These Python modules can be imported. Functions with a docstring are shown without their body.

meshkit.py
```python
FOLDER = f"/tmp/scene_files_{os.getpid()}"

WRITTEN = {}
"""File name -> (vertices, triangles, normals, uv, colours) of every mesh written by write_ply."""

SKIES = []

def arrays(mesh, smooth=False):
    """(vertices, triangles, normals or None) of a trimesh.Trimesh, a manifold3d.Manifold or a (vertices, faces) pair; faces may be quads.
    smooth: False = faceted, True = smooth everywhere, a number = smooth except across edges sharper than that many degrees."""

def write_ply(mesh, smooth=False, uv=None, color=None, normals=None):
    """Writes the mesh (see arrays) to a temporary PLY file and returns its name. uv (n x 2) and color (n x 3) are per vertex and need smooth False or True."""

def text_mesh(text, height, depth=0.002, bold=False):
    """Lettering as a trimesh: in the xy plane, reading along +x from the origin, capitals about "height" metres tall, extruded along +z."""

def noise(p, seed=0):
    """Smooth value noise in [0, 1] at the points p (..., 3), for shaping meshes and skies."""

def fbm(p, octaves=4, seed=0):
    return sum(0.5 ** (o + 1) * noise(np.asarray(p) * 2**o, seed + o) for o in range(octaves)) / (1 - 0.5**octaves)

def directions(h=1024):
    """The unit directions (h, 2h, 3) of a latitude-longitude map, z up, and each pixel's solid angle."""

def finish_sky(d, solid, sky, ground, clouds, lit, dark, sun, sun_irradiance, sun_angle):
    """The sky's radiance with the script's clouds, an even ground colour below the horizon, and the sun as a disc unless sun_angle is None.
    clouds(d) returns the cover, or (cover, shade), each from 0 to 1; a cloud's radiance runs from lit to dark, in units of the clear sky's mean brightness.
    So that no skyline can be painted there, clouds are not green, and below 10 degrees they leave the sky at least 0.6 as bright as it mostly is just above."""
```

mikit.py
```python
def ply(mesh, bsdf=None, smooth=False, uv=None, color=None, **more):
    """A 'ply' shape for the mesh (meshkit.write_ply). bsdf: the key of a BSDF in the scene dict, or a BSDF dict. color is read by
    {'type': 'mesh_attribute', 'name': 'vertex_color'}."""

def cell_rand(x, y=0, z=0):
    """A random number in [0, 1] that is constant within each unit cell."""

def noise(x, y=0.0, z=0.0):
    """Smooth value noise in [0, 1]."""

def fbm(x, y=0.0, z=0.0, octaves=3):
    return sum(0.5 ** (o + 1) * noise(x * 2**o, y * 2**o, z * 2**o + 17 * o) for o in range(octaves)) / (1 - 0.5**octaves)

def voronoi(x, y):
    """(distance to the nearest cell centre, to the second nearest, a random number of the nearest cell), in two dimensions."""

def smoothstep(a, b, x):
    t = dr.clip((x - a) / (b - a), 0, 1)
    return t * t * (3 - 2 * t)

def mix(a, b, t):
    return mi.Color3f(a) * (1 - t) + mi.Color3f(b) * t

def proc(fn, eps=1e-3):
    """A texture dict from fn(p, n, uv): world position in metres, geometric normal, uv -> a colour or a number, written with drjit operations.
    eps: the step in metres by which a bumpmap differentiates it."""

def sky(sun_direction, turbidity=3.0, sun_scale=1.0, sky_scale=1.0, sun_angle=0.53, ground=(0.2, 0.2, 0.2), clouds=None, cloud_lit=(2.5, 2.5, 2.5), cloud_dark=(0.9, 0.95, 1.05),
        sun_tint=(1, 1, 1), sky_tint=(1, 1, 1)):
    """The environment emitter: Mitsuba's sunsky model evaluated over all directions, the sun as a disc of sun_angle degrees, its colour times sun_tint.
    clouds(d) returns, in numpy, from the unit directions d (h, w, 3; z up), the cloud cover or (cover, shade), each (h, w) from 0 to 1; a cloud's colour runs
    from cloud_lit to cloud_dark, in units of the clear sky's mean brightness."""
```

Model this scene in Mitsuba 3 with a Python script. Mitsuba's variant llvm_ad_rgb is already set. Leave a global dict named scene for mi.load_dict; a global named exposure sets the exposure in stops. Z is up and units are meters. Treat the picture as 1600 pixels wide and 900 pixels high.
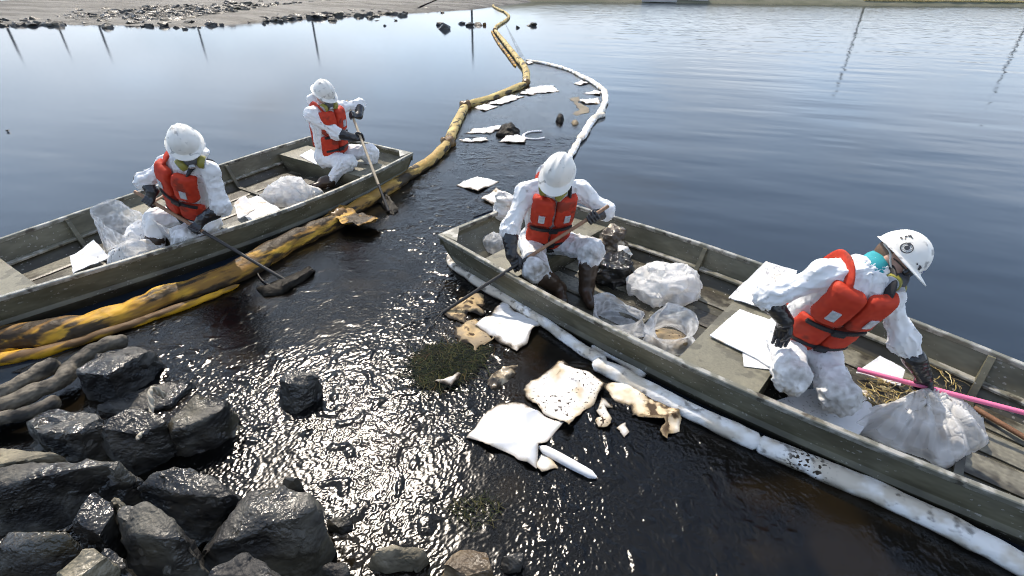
import math
import numpy as np, trimesh, drjit as dr, mitsuba as mi, mikit, meshkit
from mikit import noise, fbm, voronoi, smoothstep, mix, proc
from scipy.spatial import ConvexHull
import manifold3d as m3

A = np.array
scene, labels = {}, {}
scene['type'] = 'scene'

# ------------------------------------------------------------------ camera, sky, exposure
EYE = A([0.0, 0.0, 2.2])
FOCAL, PITCH, ROLL = 774.6, math.radians(31.786), math.radians(1.0)
_fw = A([0, math.cos(PITCH), -math.sin(PITCH)])
_r, _u = A([1.0, 0, 0]), np.cross([1.0, 0, 0], _fw)
RIGHT = _r * math.cos(ROLL) + _u * math.sin(ROLL)
UP = _u * math.cos(ROLL) - _r * math.sin(ROLL)
scene['camera'] = {
    'type': 'perspective', 'fov': math.degrees(2 * math.atan(800 / FOCAL)), 'fov_axis': 'x',
    'near_clip': 0.05, 'far_clip': 2000.0,
    'to_world': mi.ScalarTransform4f().look_at(origin=EYE.tolist(), target=(EYE + _fw).tolist(), up=UP.tolist()),
    'film': {'type': 'hdrfilm', 'width': 1024, 'height': 576},
}
SUN_EL, SUN_AZ = math.radians(50.5), math.radians(-24.5)
SUN = A([math.sin(SUN_AZ) * math.cos(SUN_EL), math.cos(SUN_AZ) * math.cos(SUN_EL), math.sin(SUN_EL)])


def clouds(d):
    z = np.maximum(d[..., 2], 0.02)
    q = np.stack([d[..., 0] / (z + 0.25), d[..., 1] / (z + 0.25), 0 * z], -1)
    n = meshkit.fbm(q * 1.1 + A([3.1, 7.7, 0.4]), 5, seed=5)
    m = meshkit.fbm(q * 2.6 + A([1.0, 0.3, 2.0]), 4, seed=9)
    cover = np.clip((n + 0.25 * (m - 0.5) - 0.47) / 0.2, 0, 1) * 0.75
    cover = np.maximum(cover, np.clip((0.36 - z) / 0.30, 0, 1) * np.clip((n - 0.25) / 0.25, 0, 1) * 0.75)
    cover = 0.13 + 0.87 * cover
    return cover, np.clip(0.24 + (m - 0.4) * 1.5, 0, 1)


scene['sky'] = mikit.sky(SUN.tolist(), turbidity=3.0, sky_scale=1.9, sky_tint=(1.13, 1.03, 0.94), sun_tint=(0.93, 1.0, 1.13), clouds=clouds, cloud_lit=(1.75, 1.82, 1.95), cloud_dark=(1.05, 1.16, 1.32))
exposure = 1.95


def at(px, py, z=0.0):
    """A pixel of the 1600 x 900 photograph -> the point at height z."""
    d = _fw + RIGHT * (px - 800) / FOCAL - UP * (py - 450) / FOCAL
    return EYE + d * (z - EYE[2]) / d[2]


# ------------------------------------------------------------------ naming
def numbered(name):
    if name not in TAKEN:
        TAKEN.add(name)
        return name
    k = 1
    while f'{name}_{k:03d}' in TAKEN:
        k += 1
    TAKEN.add(f'{name}_{k:03d}')
    return f'{name}_{k:03d}'


TAKEN = set()


def thing(name, label, cat, group=None):
    key = numbered(name)
    labels[key] = {'label': label, 'category': cat}
    if group:
        labels[key]['group'] = group
    return key


def part(parent, name, mesh, bsdf, smooth=False, label=None, **kw):
    key = numbered(parent + '__' + name)
    scene[key] = mikit.ply(mesh, bsdf, smooth, **kw)
    if label:
        labels[key] = {'label': label}
    return key


def single(name, label, cat, mesh, bsdf, smooth=False, group=None, **kw):
    key = thing(name, label, cat, group)
    scene[key] = mikit.ply(mesh, bsdf, smooth, **kw)
    return key


def struct(name, mesh, bsdf, smooth=False, kind='structure', label=None, **kw):
    key = numbered(name)
    scene[key] = mikit.ply(mesh, bsdf, smooth, **kw)
    labels[key] = {'label': label or name.replace('_', ' '), 'category': name.replace('_', ' '), 'kind': kind}
    return key


# ------------------------------------------------------------------ geometry helpers
cat = trimesh.util.concatenate


def tm(v, f):
    return trimesh.Trimesh(np.asarray(v, float), np.asarray(f), process=False)


def unit(v):
    v = np.asarray(v, float)
    return v / max(np.linalg.norm(v), 1e-12)


def catmull(P, n=8):
    P = np.asarray(P, float)
    Q = np.vstack([2 * P[0] - P[1], P, 2 * P[-1] - P[-2]])
    out = []
    for i in range(1, len(Q) - 2):
        p0, p1, p2, p3 = Q[i - 1:i + 3]
        t = np.linspace(0, 1, n, endpoint=False)[:, None]
        out.append(0.5 * (2 * p1 + (p2 - p0) * t + (2 * p0 - 5 * p1 + 4 * p2 - p3) * t**2 + (3 * p1 - p0 - 3 * p2 + p3) * t**3))
    return np.vstack(out + [P[-1:]])


def frames(P):
    t = np.gradient(P, axis=0)
    t /= np.linalg.norm(t, axis=1, keepdims=True) + 1e-12
    ref = A([0, 0, 1.0]) if np.abs(t[:, 2]).max() < 0.95 else A([1.0, 0.1, 0])
    a = np.cross(t, ref)
    a /= np.linalg.norm(a, axis=1, keepdims=True) + 1e-12
    return t, a, np.cross(a, t)


def tube(P, r, sides=12, sx=1.0, sz=1.0, cap=True, disp=None):
    """A closed tube along P (n x 3), radius r (number or per point); disp(points, s, angle) adds to the radius."""
    P = np.asarray(P, float)
    t, a, b = frames(P)
    r = np.broadcast_to(np.asarray(r, float), (len(P),))
    ang = np.arange(sides) * 2 * np.pi / sides
    R = np.repeat(r[:, None], sides, 1)
    dirs = np.cos(ang)[None, :, None] * a[:, None] * sx + np.sin(ang)[None, :, None] * b[:, None] * sz
    if disp is not None:
        R = R + disp(P[:, None] + R[..., None] * dirs, ang)
    V = (P[:, None] + R[..., None] * dirs).reshape(-1, 3)
    i, j = np.meshgrid(np.arange(len(P) - 1), np.arange(sides), indexing='ij')
    q = np.stack([i * sides + j, i * sides + (j + 1) % sides, (i + 1) * sides + (j + 1) % sides, (i + 1) * sides + j], -1).reshape(-1, 4)
    F = np.vstack([q[:, [0, 1, 2]], q[:, [0, 2, 3]]])
    if cap:
        n = len(V)
        V = np.vstack([V, P[:1], P[-1:]])
        k = np.arange(sides)
        F = np.vstack([F, np.c_[np.full(sides, n), (k + 1) % sides, k], np.c_[np.full(sides, n + 1), (len(P) - 1) * sides + k, (len(P) - 1) * sides + (k + 1) % sides]])
    m = tm(V, F)
    return m


def rod(a, b, r, sides=10, r2=None):
    return tube(np.linspace(a, b, 2), [r, r if r2 is None else r2], sides)


def box(cx, ex, R=None):
    m = trimesh.creation.box(2 * np.asarray(ex, float))
    v = m.vertices if R is None else m.vertices @ np.asarray(R)
    return tm(v + np.asarray(cx), m.faces)


def loft(sections, closed=True, caps=True):
    """Sections: (n, m, 3) rings of equal count."""
    S = np.asarray(sections, float)
    n, m = S.shape[:2]
    V = S.reshape(-1, 3)
    i, j = np.meshgrid(np.arange(n - 1), np.arange(m if closed else m - 1), indexing='ij')
    q = np.stack([i * m + j, i * m + (j + 1) % m, (i + 1) * m + (j + 1) % m, (i + 1) * m + j], -1).reshape(-1, 4)
    F = [q[:, [0, 1, 2]], q[:, [0, 2, 3]]]
    return tm(V, np.vstack(F))


def hull(points):
    h = ConvexHull(np.asarray(points, float))
    m = trimesh.Trimesh(h.points, h.simplices, process=True)
    m.fix_normals()
    return m


def refine(m, L):
    man = m3.Manifold(m3.Mesh(np.asarray(m.vertices, np.float32), np.asarray(m.faces, np.uint32)))
    if man.is_empty():
        v, f = trimesh.remesh.subdivide_to_size(m.vertices, m.faces, L, max_iter=12)
        return tm(v, f)
    man = man.refine_to_length(L)
    k = man.to_mesh()
    return tm(k.vert_properties[:, :3], k.tri_verts)


def vnormals(m):
    return meshkit.arrays(m, True)[2]


def ridged(p, f, seed=0, octaves=2):
    out, amp, tot = 0, 1.0, 0
    for o in range(octaves):
        out = out + amp * (1 - np.abs(2 * meshkit.noise(p * f * 2**o + 13.7 * o, seed + o) - 1))
        tot += amp
        amp *= 0.5
    return out / tot


# ---- signed distance modelling, meshed by surface nets
def rc(a, b, ra, rb):
    a, b = A(a, float), A(b, float)
    d = b - a
    L2 = max(d @ d, 1e-12)

    def f(p):
        t = np.clip((p - a) @ d / L2, 0, 1)
        return np.linalg.norm(p - a - t[:, None] * d, axis=1) - (ra + (rb - ra) * t)
    return f


def ell(c, r, R=None):
    c, r = A(c, float), A(r, float)

    def f(p):
        q = p - c
        if R is not None:
            q = q @ np.asarray(R).T
        k0 = np.linalg.norm(q / r, axis=1)
        k1 = np.linalg.norm(q / (r * r), axis=1)
        return k0 * (k0 - 1) / np.maximum(k1, 1e-9)
    return f


def rb(c, e, rad, R=None):
    c, e = A(c, float), A(e, float)

    def f(p):
        q = p - c
        if R is not None:
            q = q @ np.asarray(R).T
        q = np.abs(q) - e + rad
        return np.linalg.norm(np.maximum(q, 0), axis=1) + np.minimum(q.max(1), 0) - rad
    return f


def smin(a, b, k):
    h = np.clip(0.5 + 0.5 * (b - a) / k, 0, 1)
    return b * (1 - h) + a * h - k * h * (1 - h)


def union(fs, k=0.03):
    def f(p):
        d = fs[0](p)
        for g in fs[1:]:
            d = smin(d, g(p), k)
        return d
    return f


def nets(f, lo, hi, h):
    lo, hi = A(lo, float), A(hi, float)
    B = 8
    nb = np.ceil((hi - lo) / (h * B)).astype(int)
    n = nb * B
    g = [lo[k] + h * (np.arange(nb[k]) * B + (B - 1) / 2) for k in range(3)]
    C = np.stack(np.meshgrid(*g, indexing='ij'), -1).reshape(-1, 3)
    dc = f(C)
    V = np.repeat(np.repeat(np.repeat(dc.reshape(nb), B, 0), B, 1), B, 2)
    keep = np.nonzero(np.abs(dc) < B * h * 0.87 * 1.6 + 0.01)[0]
    off = np.stack(np.meshgrid(*[np.arange(B)] * 3, indexing='ij'), -1).reshape(-1, 3)
    bi = np.stack(np.unravel_index(keep, nb), -1)
    idx = (bi[:, None] * B + off[None]).reshape(-1, 3)
    V[idx[:, 0], idx[:, 1], idx[:, 2]] = f(lo + h * idx)
    V[[0, -1]], V[:, [0, -1]], V[:, :, [0, -1]] = np.abs(V[[0, -1]]) + 1e-4, np.abs(V[:, [0, -1]]) + 1e-4, np.abs(V[:, :, [0, -1]]) + 1e-4
    S = V < 0
    c = [(i, j, k) for i in (0, 1) for j in (0, 1) for k in (0, 1)]
    sub = lambda X, o: X[o[0]:n[0] - 1 + o[0], o[1]:n[1] - 1 + o[1], o[2]:n[2] - 1 + o[2]]
    cnt = sum(sub(S, o).astype(np.int8) for o in c)
    act = np.argwhere((cnt > 0) & (cnt < 8))
    vid = np.full(n, -1)
    vid[act[:, 0], act[:, 1], act[:, 2]] = np.arange(len(act))
    acc, num = np.zeros((len(act), 3)), np.zeros(len(act))
    for i, a in enumerate(c):
        for b in c[i + 1:]:
            if sum(x != y for x, y in zip(a, b)) != 1:
                continue
            va, vb = V[tuple((act + a).T)], V[tuple((act + b).T)]
            x = (va < 0) != (vb < 0)
            t = np.where(x, va / np.where(x, va - vb, 1), 0)
            acc += x[:, None] * (A(a) + t[:, None] * (A(b) - A(a)))
            num += x
    P = lo + h * (act + acc / num[:, None])
    F = []
    for ax in range(3):
        o = [0, 0, 0]
        o[ax] = 1
        s0 = S[:n[0] - o[0], :n[1] - o[1], :n[2] - o[2]]
        s1 = S[o[0]:, o[1]:, o[2]:]
        e = np.argwhere(s0 != s1)
        u, w = (ax + 1) % 3, (ax + 2) % 3
        e = e[(e[:, u] > 0) & (e[:, w] > 0)]
        du, dw = np.eye(3, dtype=int)[u], np.eye(3, dtype=int)[w]
        q = np.stack([vid[tuple((e - du - dw).T)], vid[tuple((e - dw).T)], vid[tuple(e.T)], vid[tuple((e - du).T)]], 1)
        flip = ~S[tuple(e.T)]
        q[flip] = q[flip][:, ::-1]
        q = q[(q >= 0).all(1)]
        F += [q[:, [0, 1, 2]], q[:, [0, 2, 3]]]
    return tm(P, np.vstack(F))


def sheet(poly, z, h=0.03, thick=0.006, amp=0.01, freq=6, seed=0, jag=0.0, fold=None, sink=0.0):
    """A limp pad: a polygon (x, y) meshed as a thin closed sheet with a gentle wave."""
    import shapely
    from shapely.geometry import Polygon
    P = Polygon(np.asarray(poly)[:, :2]).buffer(0)
    if P.geom_type != 'Polygon':
        P = max(P.geoms, key=lambda g: g.area)
    P = shapely.segmentize(P, h)
    if jag:
        c = A(P.exterior.coords)[:-1]
        c = c + jag * (np.stack([meshkit.fbm(np.c_[c * 14, 0 * c[:, 0]] + 5 * k, 3, seed + k) for k in (0, 1)], 1) - 0.5) * 2
        P = Polygon(c).buffer(0)
        if P.geom_type != 'Polygon':
            P = max(P.geoms, key=lambda g: g.area)
    m = trimesh.creation.extrude_polygon(P, thick, engine='earcut')
    m = refine(m, h)
    flat = np.abs(m.face_normals[:, 2]) > .7
    m = cat([tm(*(lambda g: (g.vertices, g.faces))(trimesh.Trimesh(m.vertices, m.faces[s], process=False).copy())) for s in (flat, ~flat)])
    m.remove_unreferenced_vertices()
    v = m.vertices.copy()
    edge = shapely.distance(shapely.points(v[:, :2]), P.exterior)
    w = meshkit.fbm(np.c_[v[:, :2] * freq, 0 * v[:, 0]], 3, seed) - 0.5
    c = ridged(np.c_[v[:, :2], 0 * v[:, 0]], freq * 0.7, seed + 3, 1) ** 4
    v[:, 2] += z + amp * (2 * w + 1.5 * c)
    if sink:
        v[:, 2] -= sink * np.exp(-edge / .012) * (0.3 + 1.4 * meshkit.fbm(np.c_[v[:, :2] * 9, 0 * v[:, 0]], 2, seed + 9))
    if fold is not None:
        v = fold(v)
    return (tm(v, m.faces), np.c_[edge, 0 * edge]) if sink else tm(v, m.faces)


def px_poly(pts, z):
    return A([at(x, y, z) for x, y in pts])

# ------------------------------------------------------------------ materials
def rgb(*c):
    return {'type': 'rgb', 'value': list(c)}


def col(x):
    return x if isinstance(x, dict) else (proc(x) if callable(x) else rgb(*x))


def M(name, color, rough=0.5, spec=0.5, metallic=0.0, bump=None, bscale=1.0, two=True, eps=1e-3, **kw):
    b = {'type': 'principled', 'base_color': col(color), 'roughness': proc(rough) if callable(rough) else float(rough), 'specular': spec, 'metallic': metallic, **kw}
    if bump is not None:
        b = {'type': 'bumpmap', 'texture': proc(bump, eps), 'scale': bscale, 'bsdf': b}
    scene[name] = {'type': 'twosided', 'bsdf': b} if two else b


def sq(x):
    return x * x


def ridge(n):
    return 1 - dr.abs(2 * n - 1)


# open water: long low ripples, a little choppier far out on the right
def water_h(p, n, uv):
    x, y = p.x, p.y
    far = smoothstep(9.0, 30.0, y)
    yy = y + 0.22 * x
    a = (0.008 + 0.006 * smoothstep(0.0, 3.0, x)) * noise(x * 0.45, yy * 1.6) + 0.0036 * noise(x * 1.5 + 5, yy * 4.5) + 0.0006 * noise(x * 7, yy * 11)
    chop = smoothstep(-2.0, 9.0, x) * smoothstep(8.0, 24.0, y)
    calm = 1 - 0.94 * smoothstep(6.0, 13.0, y) * smoothstep(3.5, -2.0, x)
    return a * calm + (0.007 * noise(x * 2.6, y * 3.4, 3) + 0.0035 * noise(x * 5.5, y * 7.0, 7)) * (0.03 + chop)


scene['water_mat'] = {'type': 'bumpmap', 'texture': proc(water_h, 3e-3), 'scale': 1.0,
                      'bsdf': {'type': 'roughplastic', 'diffuse_reflectance': rgb(0.030, 0.043, 0.062), 'int_ior': 1.34, 'alpha': 0.008, 'nonlinear': True}}

RING = at(745, 797)


# oil film: smooth patches between patches wrinkled into small wormy ridges
def oil_h(p, n, uv):
    x, y = p.x, p.y
    wx, wy = x + 0.16 * noise(x * 5, y * 5, 1), y + 0.16 * noise(x * 5, y * 5, 2)
    patch = fbm(x * 1.5 + 3.7, y * 1.25 + 1.3, 0.0, 3)
    near = smoothstep(3.6, 1.6, y)
    far = smoothstep(6.5, 9.5, y)
    m = smoothstep(0.33, 0.47, patch + 0.16 * near) * (1 - 0.75 * far)
    w = 0.0026 * noise(wx * 75, wy * 75, 4) + 0.0020 * noise(x * 128, y * 128, 5) + 0.0012 * noise(wx * 38, wy * 32, 3)
    s = sq(sq(noise(wx * 21 + 9, wy * 21, 8))) * 0.0026
    d = dr.sqrt(sq(x - float(RING[0])) + sq(y - float(RING[1])))
    ring = 0.0009 * dr.sin(d * 210) * smoothstep(0.17, 0.05, d)
    long = 0.002 * noise(x * 1.1, y * 2.2, 9) + 0.0012 * noise(x * 4.5, y * 7.5, 6)
    return (w + s) * (0.12 + 0.88 * m) + long + ring


def oil_c(p, n, uv):
    k = smoothstep(0.5, 0.75, fbm(p.x * 3.1, p.y * 3.1, 0.0, 3))
    return mix((0.004, 0.004, 0.004), (0.018, 0.013, 0.007), k)


scene['oil_far_mat'] = {'type': 'bumpmap', 'texture': proc(oil_h, 2e-3), 'scale': 1.0,
                        'bsdf': {'type': 'roughplastic', 'diffuse_reflectance': proc(oil_c), 'int_ior': 1.45, 'alpha': 0.045, 'nonlinear': True}}
scene['oil_mat'] = {'type': 'roughplastic', 'diffuse_reflectance': proc(oil_c), 'int_ior': 1.37, 'alpha': 0.06, 'nonlinear': True}


def shore_c(p, n, uv):
    a = fbm(p.x * 0.35, p.y * 0.8, 0.0, 4)
    b = noise(p.x * 3, p.y * 5)
    return mix((0.036, 0.033, 0.027), (0.10, 0.095, 0.083), smoothstep(0.35, 0.65, a)) * (0.75 + 0.4 * b)


M('shore_mat', shore_c, 0.7, bump=lambda p, n, uv: fbm(p.x * 4, p.y * 4, 0.0, 3), bscale=0.05)
M('bank_mat', lambda p, n, uv: mix((0.05, 0.06, 0.03), (0.16, 0.15, 0.11), fbm(p.x * 0.5, p.y * 0.5, p.z * 2, 3)), 0.9)
M('concrete', lambda p, n, uv: mix((0.30, 0.30, 0.29), (0.42, 0.42, 0.40), fbm(p.x, p.y, p.z, 3)), 0.8)


def rock_mat(name, dark, light, moss, r0=0.22, r1=0.55):
    def c(p, n, uv):
        a = fbm(p.x * 7, p.y * 7, p.z * 7, 4)
        b = fbm(p.x * 2.3 + 4, p.y * 2.3, p.z * 2.3, 3)
        g = fbm(p.x * 40, p.y * 40, p.z * 40, 2)
        k = mix(dark, light, smoothstep(0.38, 0.72, a))
        k = k * (1 - 0.6 * smoothstep(0.5, 0.62, b)) + mi.Color3f(moss) * 0.6 * smoothstep(0.5, 0.62, b)
        return k * (0.7 + 0.6 * g)

    def r(p, n, uv):
        return r0 + (r1 - r0) * smoothstep(0.35, 0.65, fbm(p.x * 5 + 1, p.y * 5, p.z * 5 + 3, 3))

    def h(p, n, uv):
        return 0.009 * ridge(fbm(p.x * 16, p.y * 16, p.z * 16, 3)) + 0.005 * noise(p.x * 85, p.y * 85, p.z * 85) + 0.003 * noise(p.x * 160, p.y * 160, p.z * 160)
    M(name, c, r, 0.6, bump=h, bscale=1.0, eps=1.5e-3)


rock_mat('rock_wet', (0.008, 0.008, 0.008), (0.05, 0.048, 0.042), (0.035, 0.031, 0.02), 0.2, 0.55)
rock_mat('rock_grey', (0.014, 0.013, 0.012), (0.082, 0.077, 0.063), (0.055, 0.047, 0.026), 0.25, 0.7)
rock_mat('rock_tan', (0.09, 0.08, 0.055), (0.24, 0.21, 0.15), (0.12, 0.105, 0.05), 0.35, 0.8)
rock_mat('rock_brown', (0.08, 0.055, 0.03), (0.22, 0.16, 0.085), (0.06, 0.05, 0.03), 0.3, 0.6)


# boats: olive grey painted aluminium, scuffed and smeared
def hull_c(p, n, uv):
    a = fbm(p.x * 4, p.y * 4, p.z * 9, 4)
    s = noise(p.x * 22, p.y * 22, p.z * 60)
    k = mix((0.080, 0.074, 0.046), (0.138, 0.129, 0.086), smoothstep(0.3, 0.7, a)) * (0.85 + 0.3 * s)
    oil = smoothstep(0.15, 0.03, p.z + 0.10 * (fbm(p.x * 7, p.y * 7, 0.0, 3) - 0.5)) * 0.75
    speck = 0.6 * smoothstep(0.80, 0.86, noise(p.x * 60, p.y * 60, p.z * 60)) * smoothstep(0.4, 0.6, noise(p.x * 4 + 8, p.y * 4, p.z * 4))
    k = k * (1 - oil) + mi.Color3f(0.02, 0.018, 0.014) * oil
    return k * (1 - speck) + mi.Color3f(0.30, 0.29, 0.26) * speck


M('hull', hull_c, 0.45, 0.5, bump=lambda p, n, uv: 0.004 * noise(p.x * 5, p.y * 5, p.z * 5) + 0.0008 * noise(p.x * 30, p.y * 30, p.z * 30), eps=2e-3)


def rail_c(p, n, uv):
    a = fbm(p.x * 16, p.y * 16, p.z * 16, 4)
    d = 0.7 * smoothstep(0.60, 0.70, fbm(p.x * 17 + 3, p.y * 17, p.z * 17, 4))
    return mix((0.17, 0.165, 0.13), (0.36, 0.35, 0.31), smoothstep(0.42, 0.66, a)) * (1 - d) + mi.Color3f(0.03, 0.022, 0.016) * d


M('hull_rail', rail_c, 0.4, 0.5, metallic=0.25)


def deck_c(p, n, uv):
    a = fbm(p.x * 5, p.y * 5, p.z * 5, 4)
    g = noise(p.x * 110, p.y * 110, p.z * 110)
    s = smoothstep(0.56, 0.66, fbm(p.x * 11 + 5, p.y * 11, p.z * 11, 3))
    return mix((0.115, 0.108, 0.076), (0.20, 0.19, 0.142), a) * (0.85 + 0.3 * g) * (1 - 0.35 * s)


M('deck', deck_c, 0.55)


def floor_c(p, n, uv):
    a = smoothstep(0.42, 0.6, fbm(p.x * 6, p.y * 6, p.z * 6, 4))
    g = noise(p.x * 60, p.y * 60, p.z * 60)
    return mix((0.035, 0.031, 0.022), (0.15, 0.142, 0.11), a) * (0.7 + 0.6 * g)


M('floor_mat', floor_c, 0.45)

# cloth and gear
vc = {'type': 'mesh_attribute', 'name': 'vertex_color'}


def crinkle(p, n, uv):
    a = ridge(noise(p.x * 26, p.y * 26, p.z * 26))
    b = ridge(noise(p.x * 58 + 3, p.y * 58, p.z * 58))
    c = ridge(noise(p.x * 13 + 7, p.y * 13, p.z * 13))
    return 0.0030 * a * a * a + 0.0008 * b * b + 0.007 * c * c * c * c


M('tyvek', vc, 0.55, 0.4, bump=crinkle, eps=2e-3)
M('skin', (0.50, 0.29, 0.21), 0.5)
M('hair', (0.10, 0.06, 0.035), 0.6)


def vest_c(p, n, uv):
    k = fbm(p.x * 9, p.y * 9, p.z * 9, 4)
    d = smoothstep(0.58, 0.70, k)
    return mix((0.44, 0.032, 0.014), (0.52, 0.050, 0.020), noise(p.x * 40, p.y * 40, p.z * 40)) * (1 - 0.55 * d) + mi.Color3f(0.06, 0.03, 0.02) * 0.55 * d


M('vest_orange', vest_c, 0.65, 0.3, bump=lambda p, n, uv: 0.005 * noise(p.x * 17, p.y * 17, p.z * 17) + 0.002 * ridge(noise(p.x * 38, p.y * 38, p.z * 38)), eps=2e-3)
M('vest_red', (0.42, 0.035, 0.02), 0.65, 0.3)
M('webbing', (0.015, 0.015, 0.017), 0.6)
M('reflector', lambda p, n, uv: mix((0.34, 0.37, 0.40), (0.55, 0.58, 0.60), noise(p.x * 60, p.y * 60, p.z * 60)), 0.3, 0.6)
M('glove_black', lambda p, n, uv: mix((0.008, 0.008, 0.010), (0.03, 0.03, 0.032), fbm(p.x * 20, p.y * 20, p.z * 20, 3)), 0.22, 0.6,
  bump=lambda p, n, uv: 0.003 * ridge(noise(p.x * 40, p.y * 40, p.z * 40)), eps=2e-3)
M('boot_brown', lambda p, n, uv: mix((0.022, 0.015, 0.010), (0.062, 0.038, 0.024), fbm(p.x * 14, p.y * 14, p.z * 14, 3)), 0.35)


def helmet_c(p, n, uv):
    s = smoothstep(0.63, 0.75, fbm(p.x * 24, p.y * 24, p.z * 24, 3))
    return mix((0.76, 0.75, 0.71), (0.66, 0.64, 0.58), fbm(p.x * 9, p.y * 9, p.z * 9, 3)) * (1 - 0.5 * s)


M('helmet_white', helmet_c, 0.28, 0.5)
M('sticker_dark', (0.04, 0.04, 0.045), 0.4)
M('sticker_red', (0.35, 0.05, 0.04), 0.4)
M('sticker_blue', (0.04, 0.06, 0.20), 0.4)
M('mask_grey', (0.09, 0.095, 0.105), 0.5)
M('mask_silver', (0.42, 0.44, 0.46), 0.4)
M('filter_yellow', (0.26, 0.24, 0.05), 0.45)
M('lens_dark', (0.012, 0.012, 0.015), 0.1, 0.6)
M('strap_white', (0.62, 0.60, 0.55), 0.6)
M('shirt_teal', (0.02, 0.26, 0.30), 0.75)
M('wood', lambda p, n, uv: mix((0.20, 0.10, 0.055), (0.32, 0.19, 0.11), fbm(p.x * 14, p.y * 14, p.z * 40, 3)), 0.45)
M('wood_pale', lambda p, n, uv: mix((0.34, 0.27, 0.18), (0.50, 0.42, 0.30), fbm(p.x * 14, p.y * 14, p.z * 30, 3)), 0.5)
M('pole_dark', (0.03, 0.027, 0.024), 0.45)
M('pink', (0.72, 0.16, 0.30), 0.35)
M('rust', lambda p, n, uv: mix((0.10, 0.045, 0.022), (0.24, 0.12, 0.06), fbm(p.x * 20, p.y * 20, p.z * 20, 3)), 0.7)
M('oily_black', lambda p, n, uv: mix((0.006, 0.005, 0.004), (0.022, 0.019, 0.014), fbm(p.x * 25, p.y * 25, p.z * 25, 3)), 0.6, 0.15,
  bump=lambda p, n, uv: 0.006 * ridge(fbm(p.x * 35, p.y * 35, p.z * 35, 2)), eps=2e-3)


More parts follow.
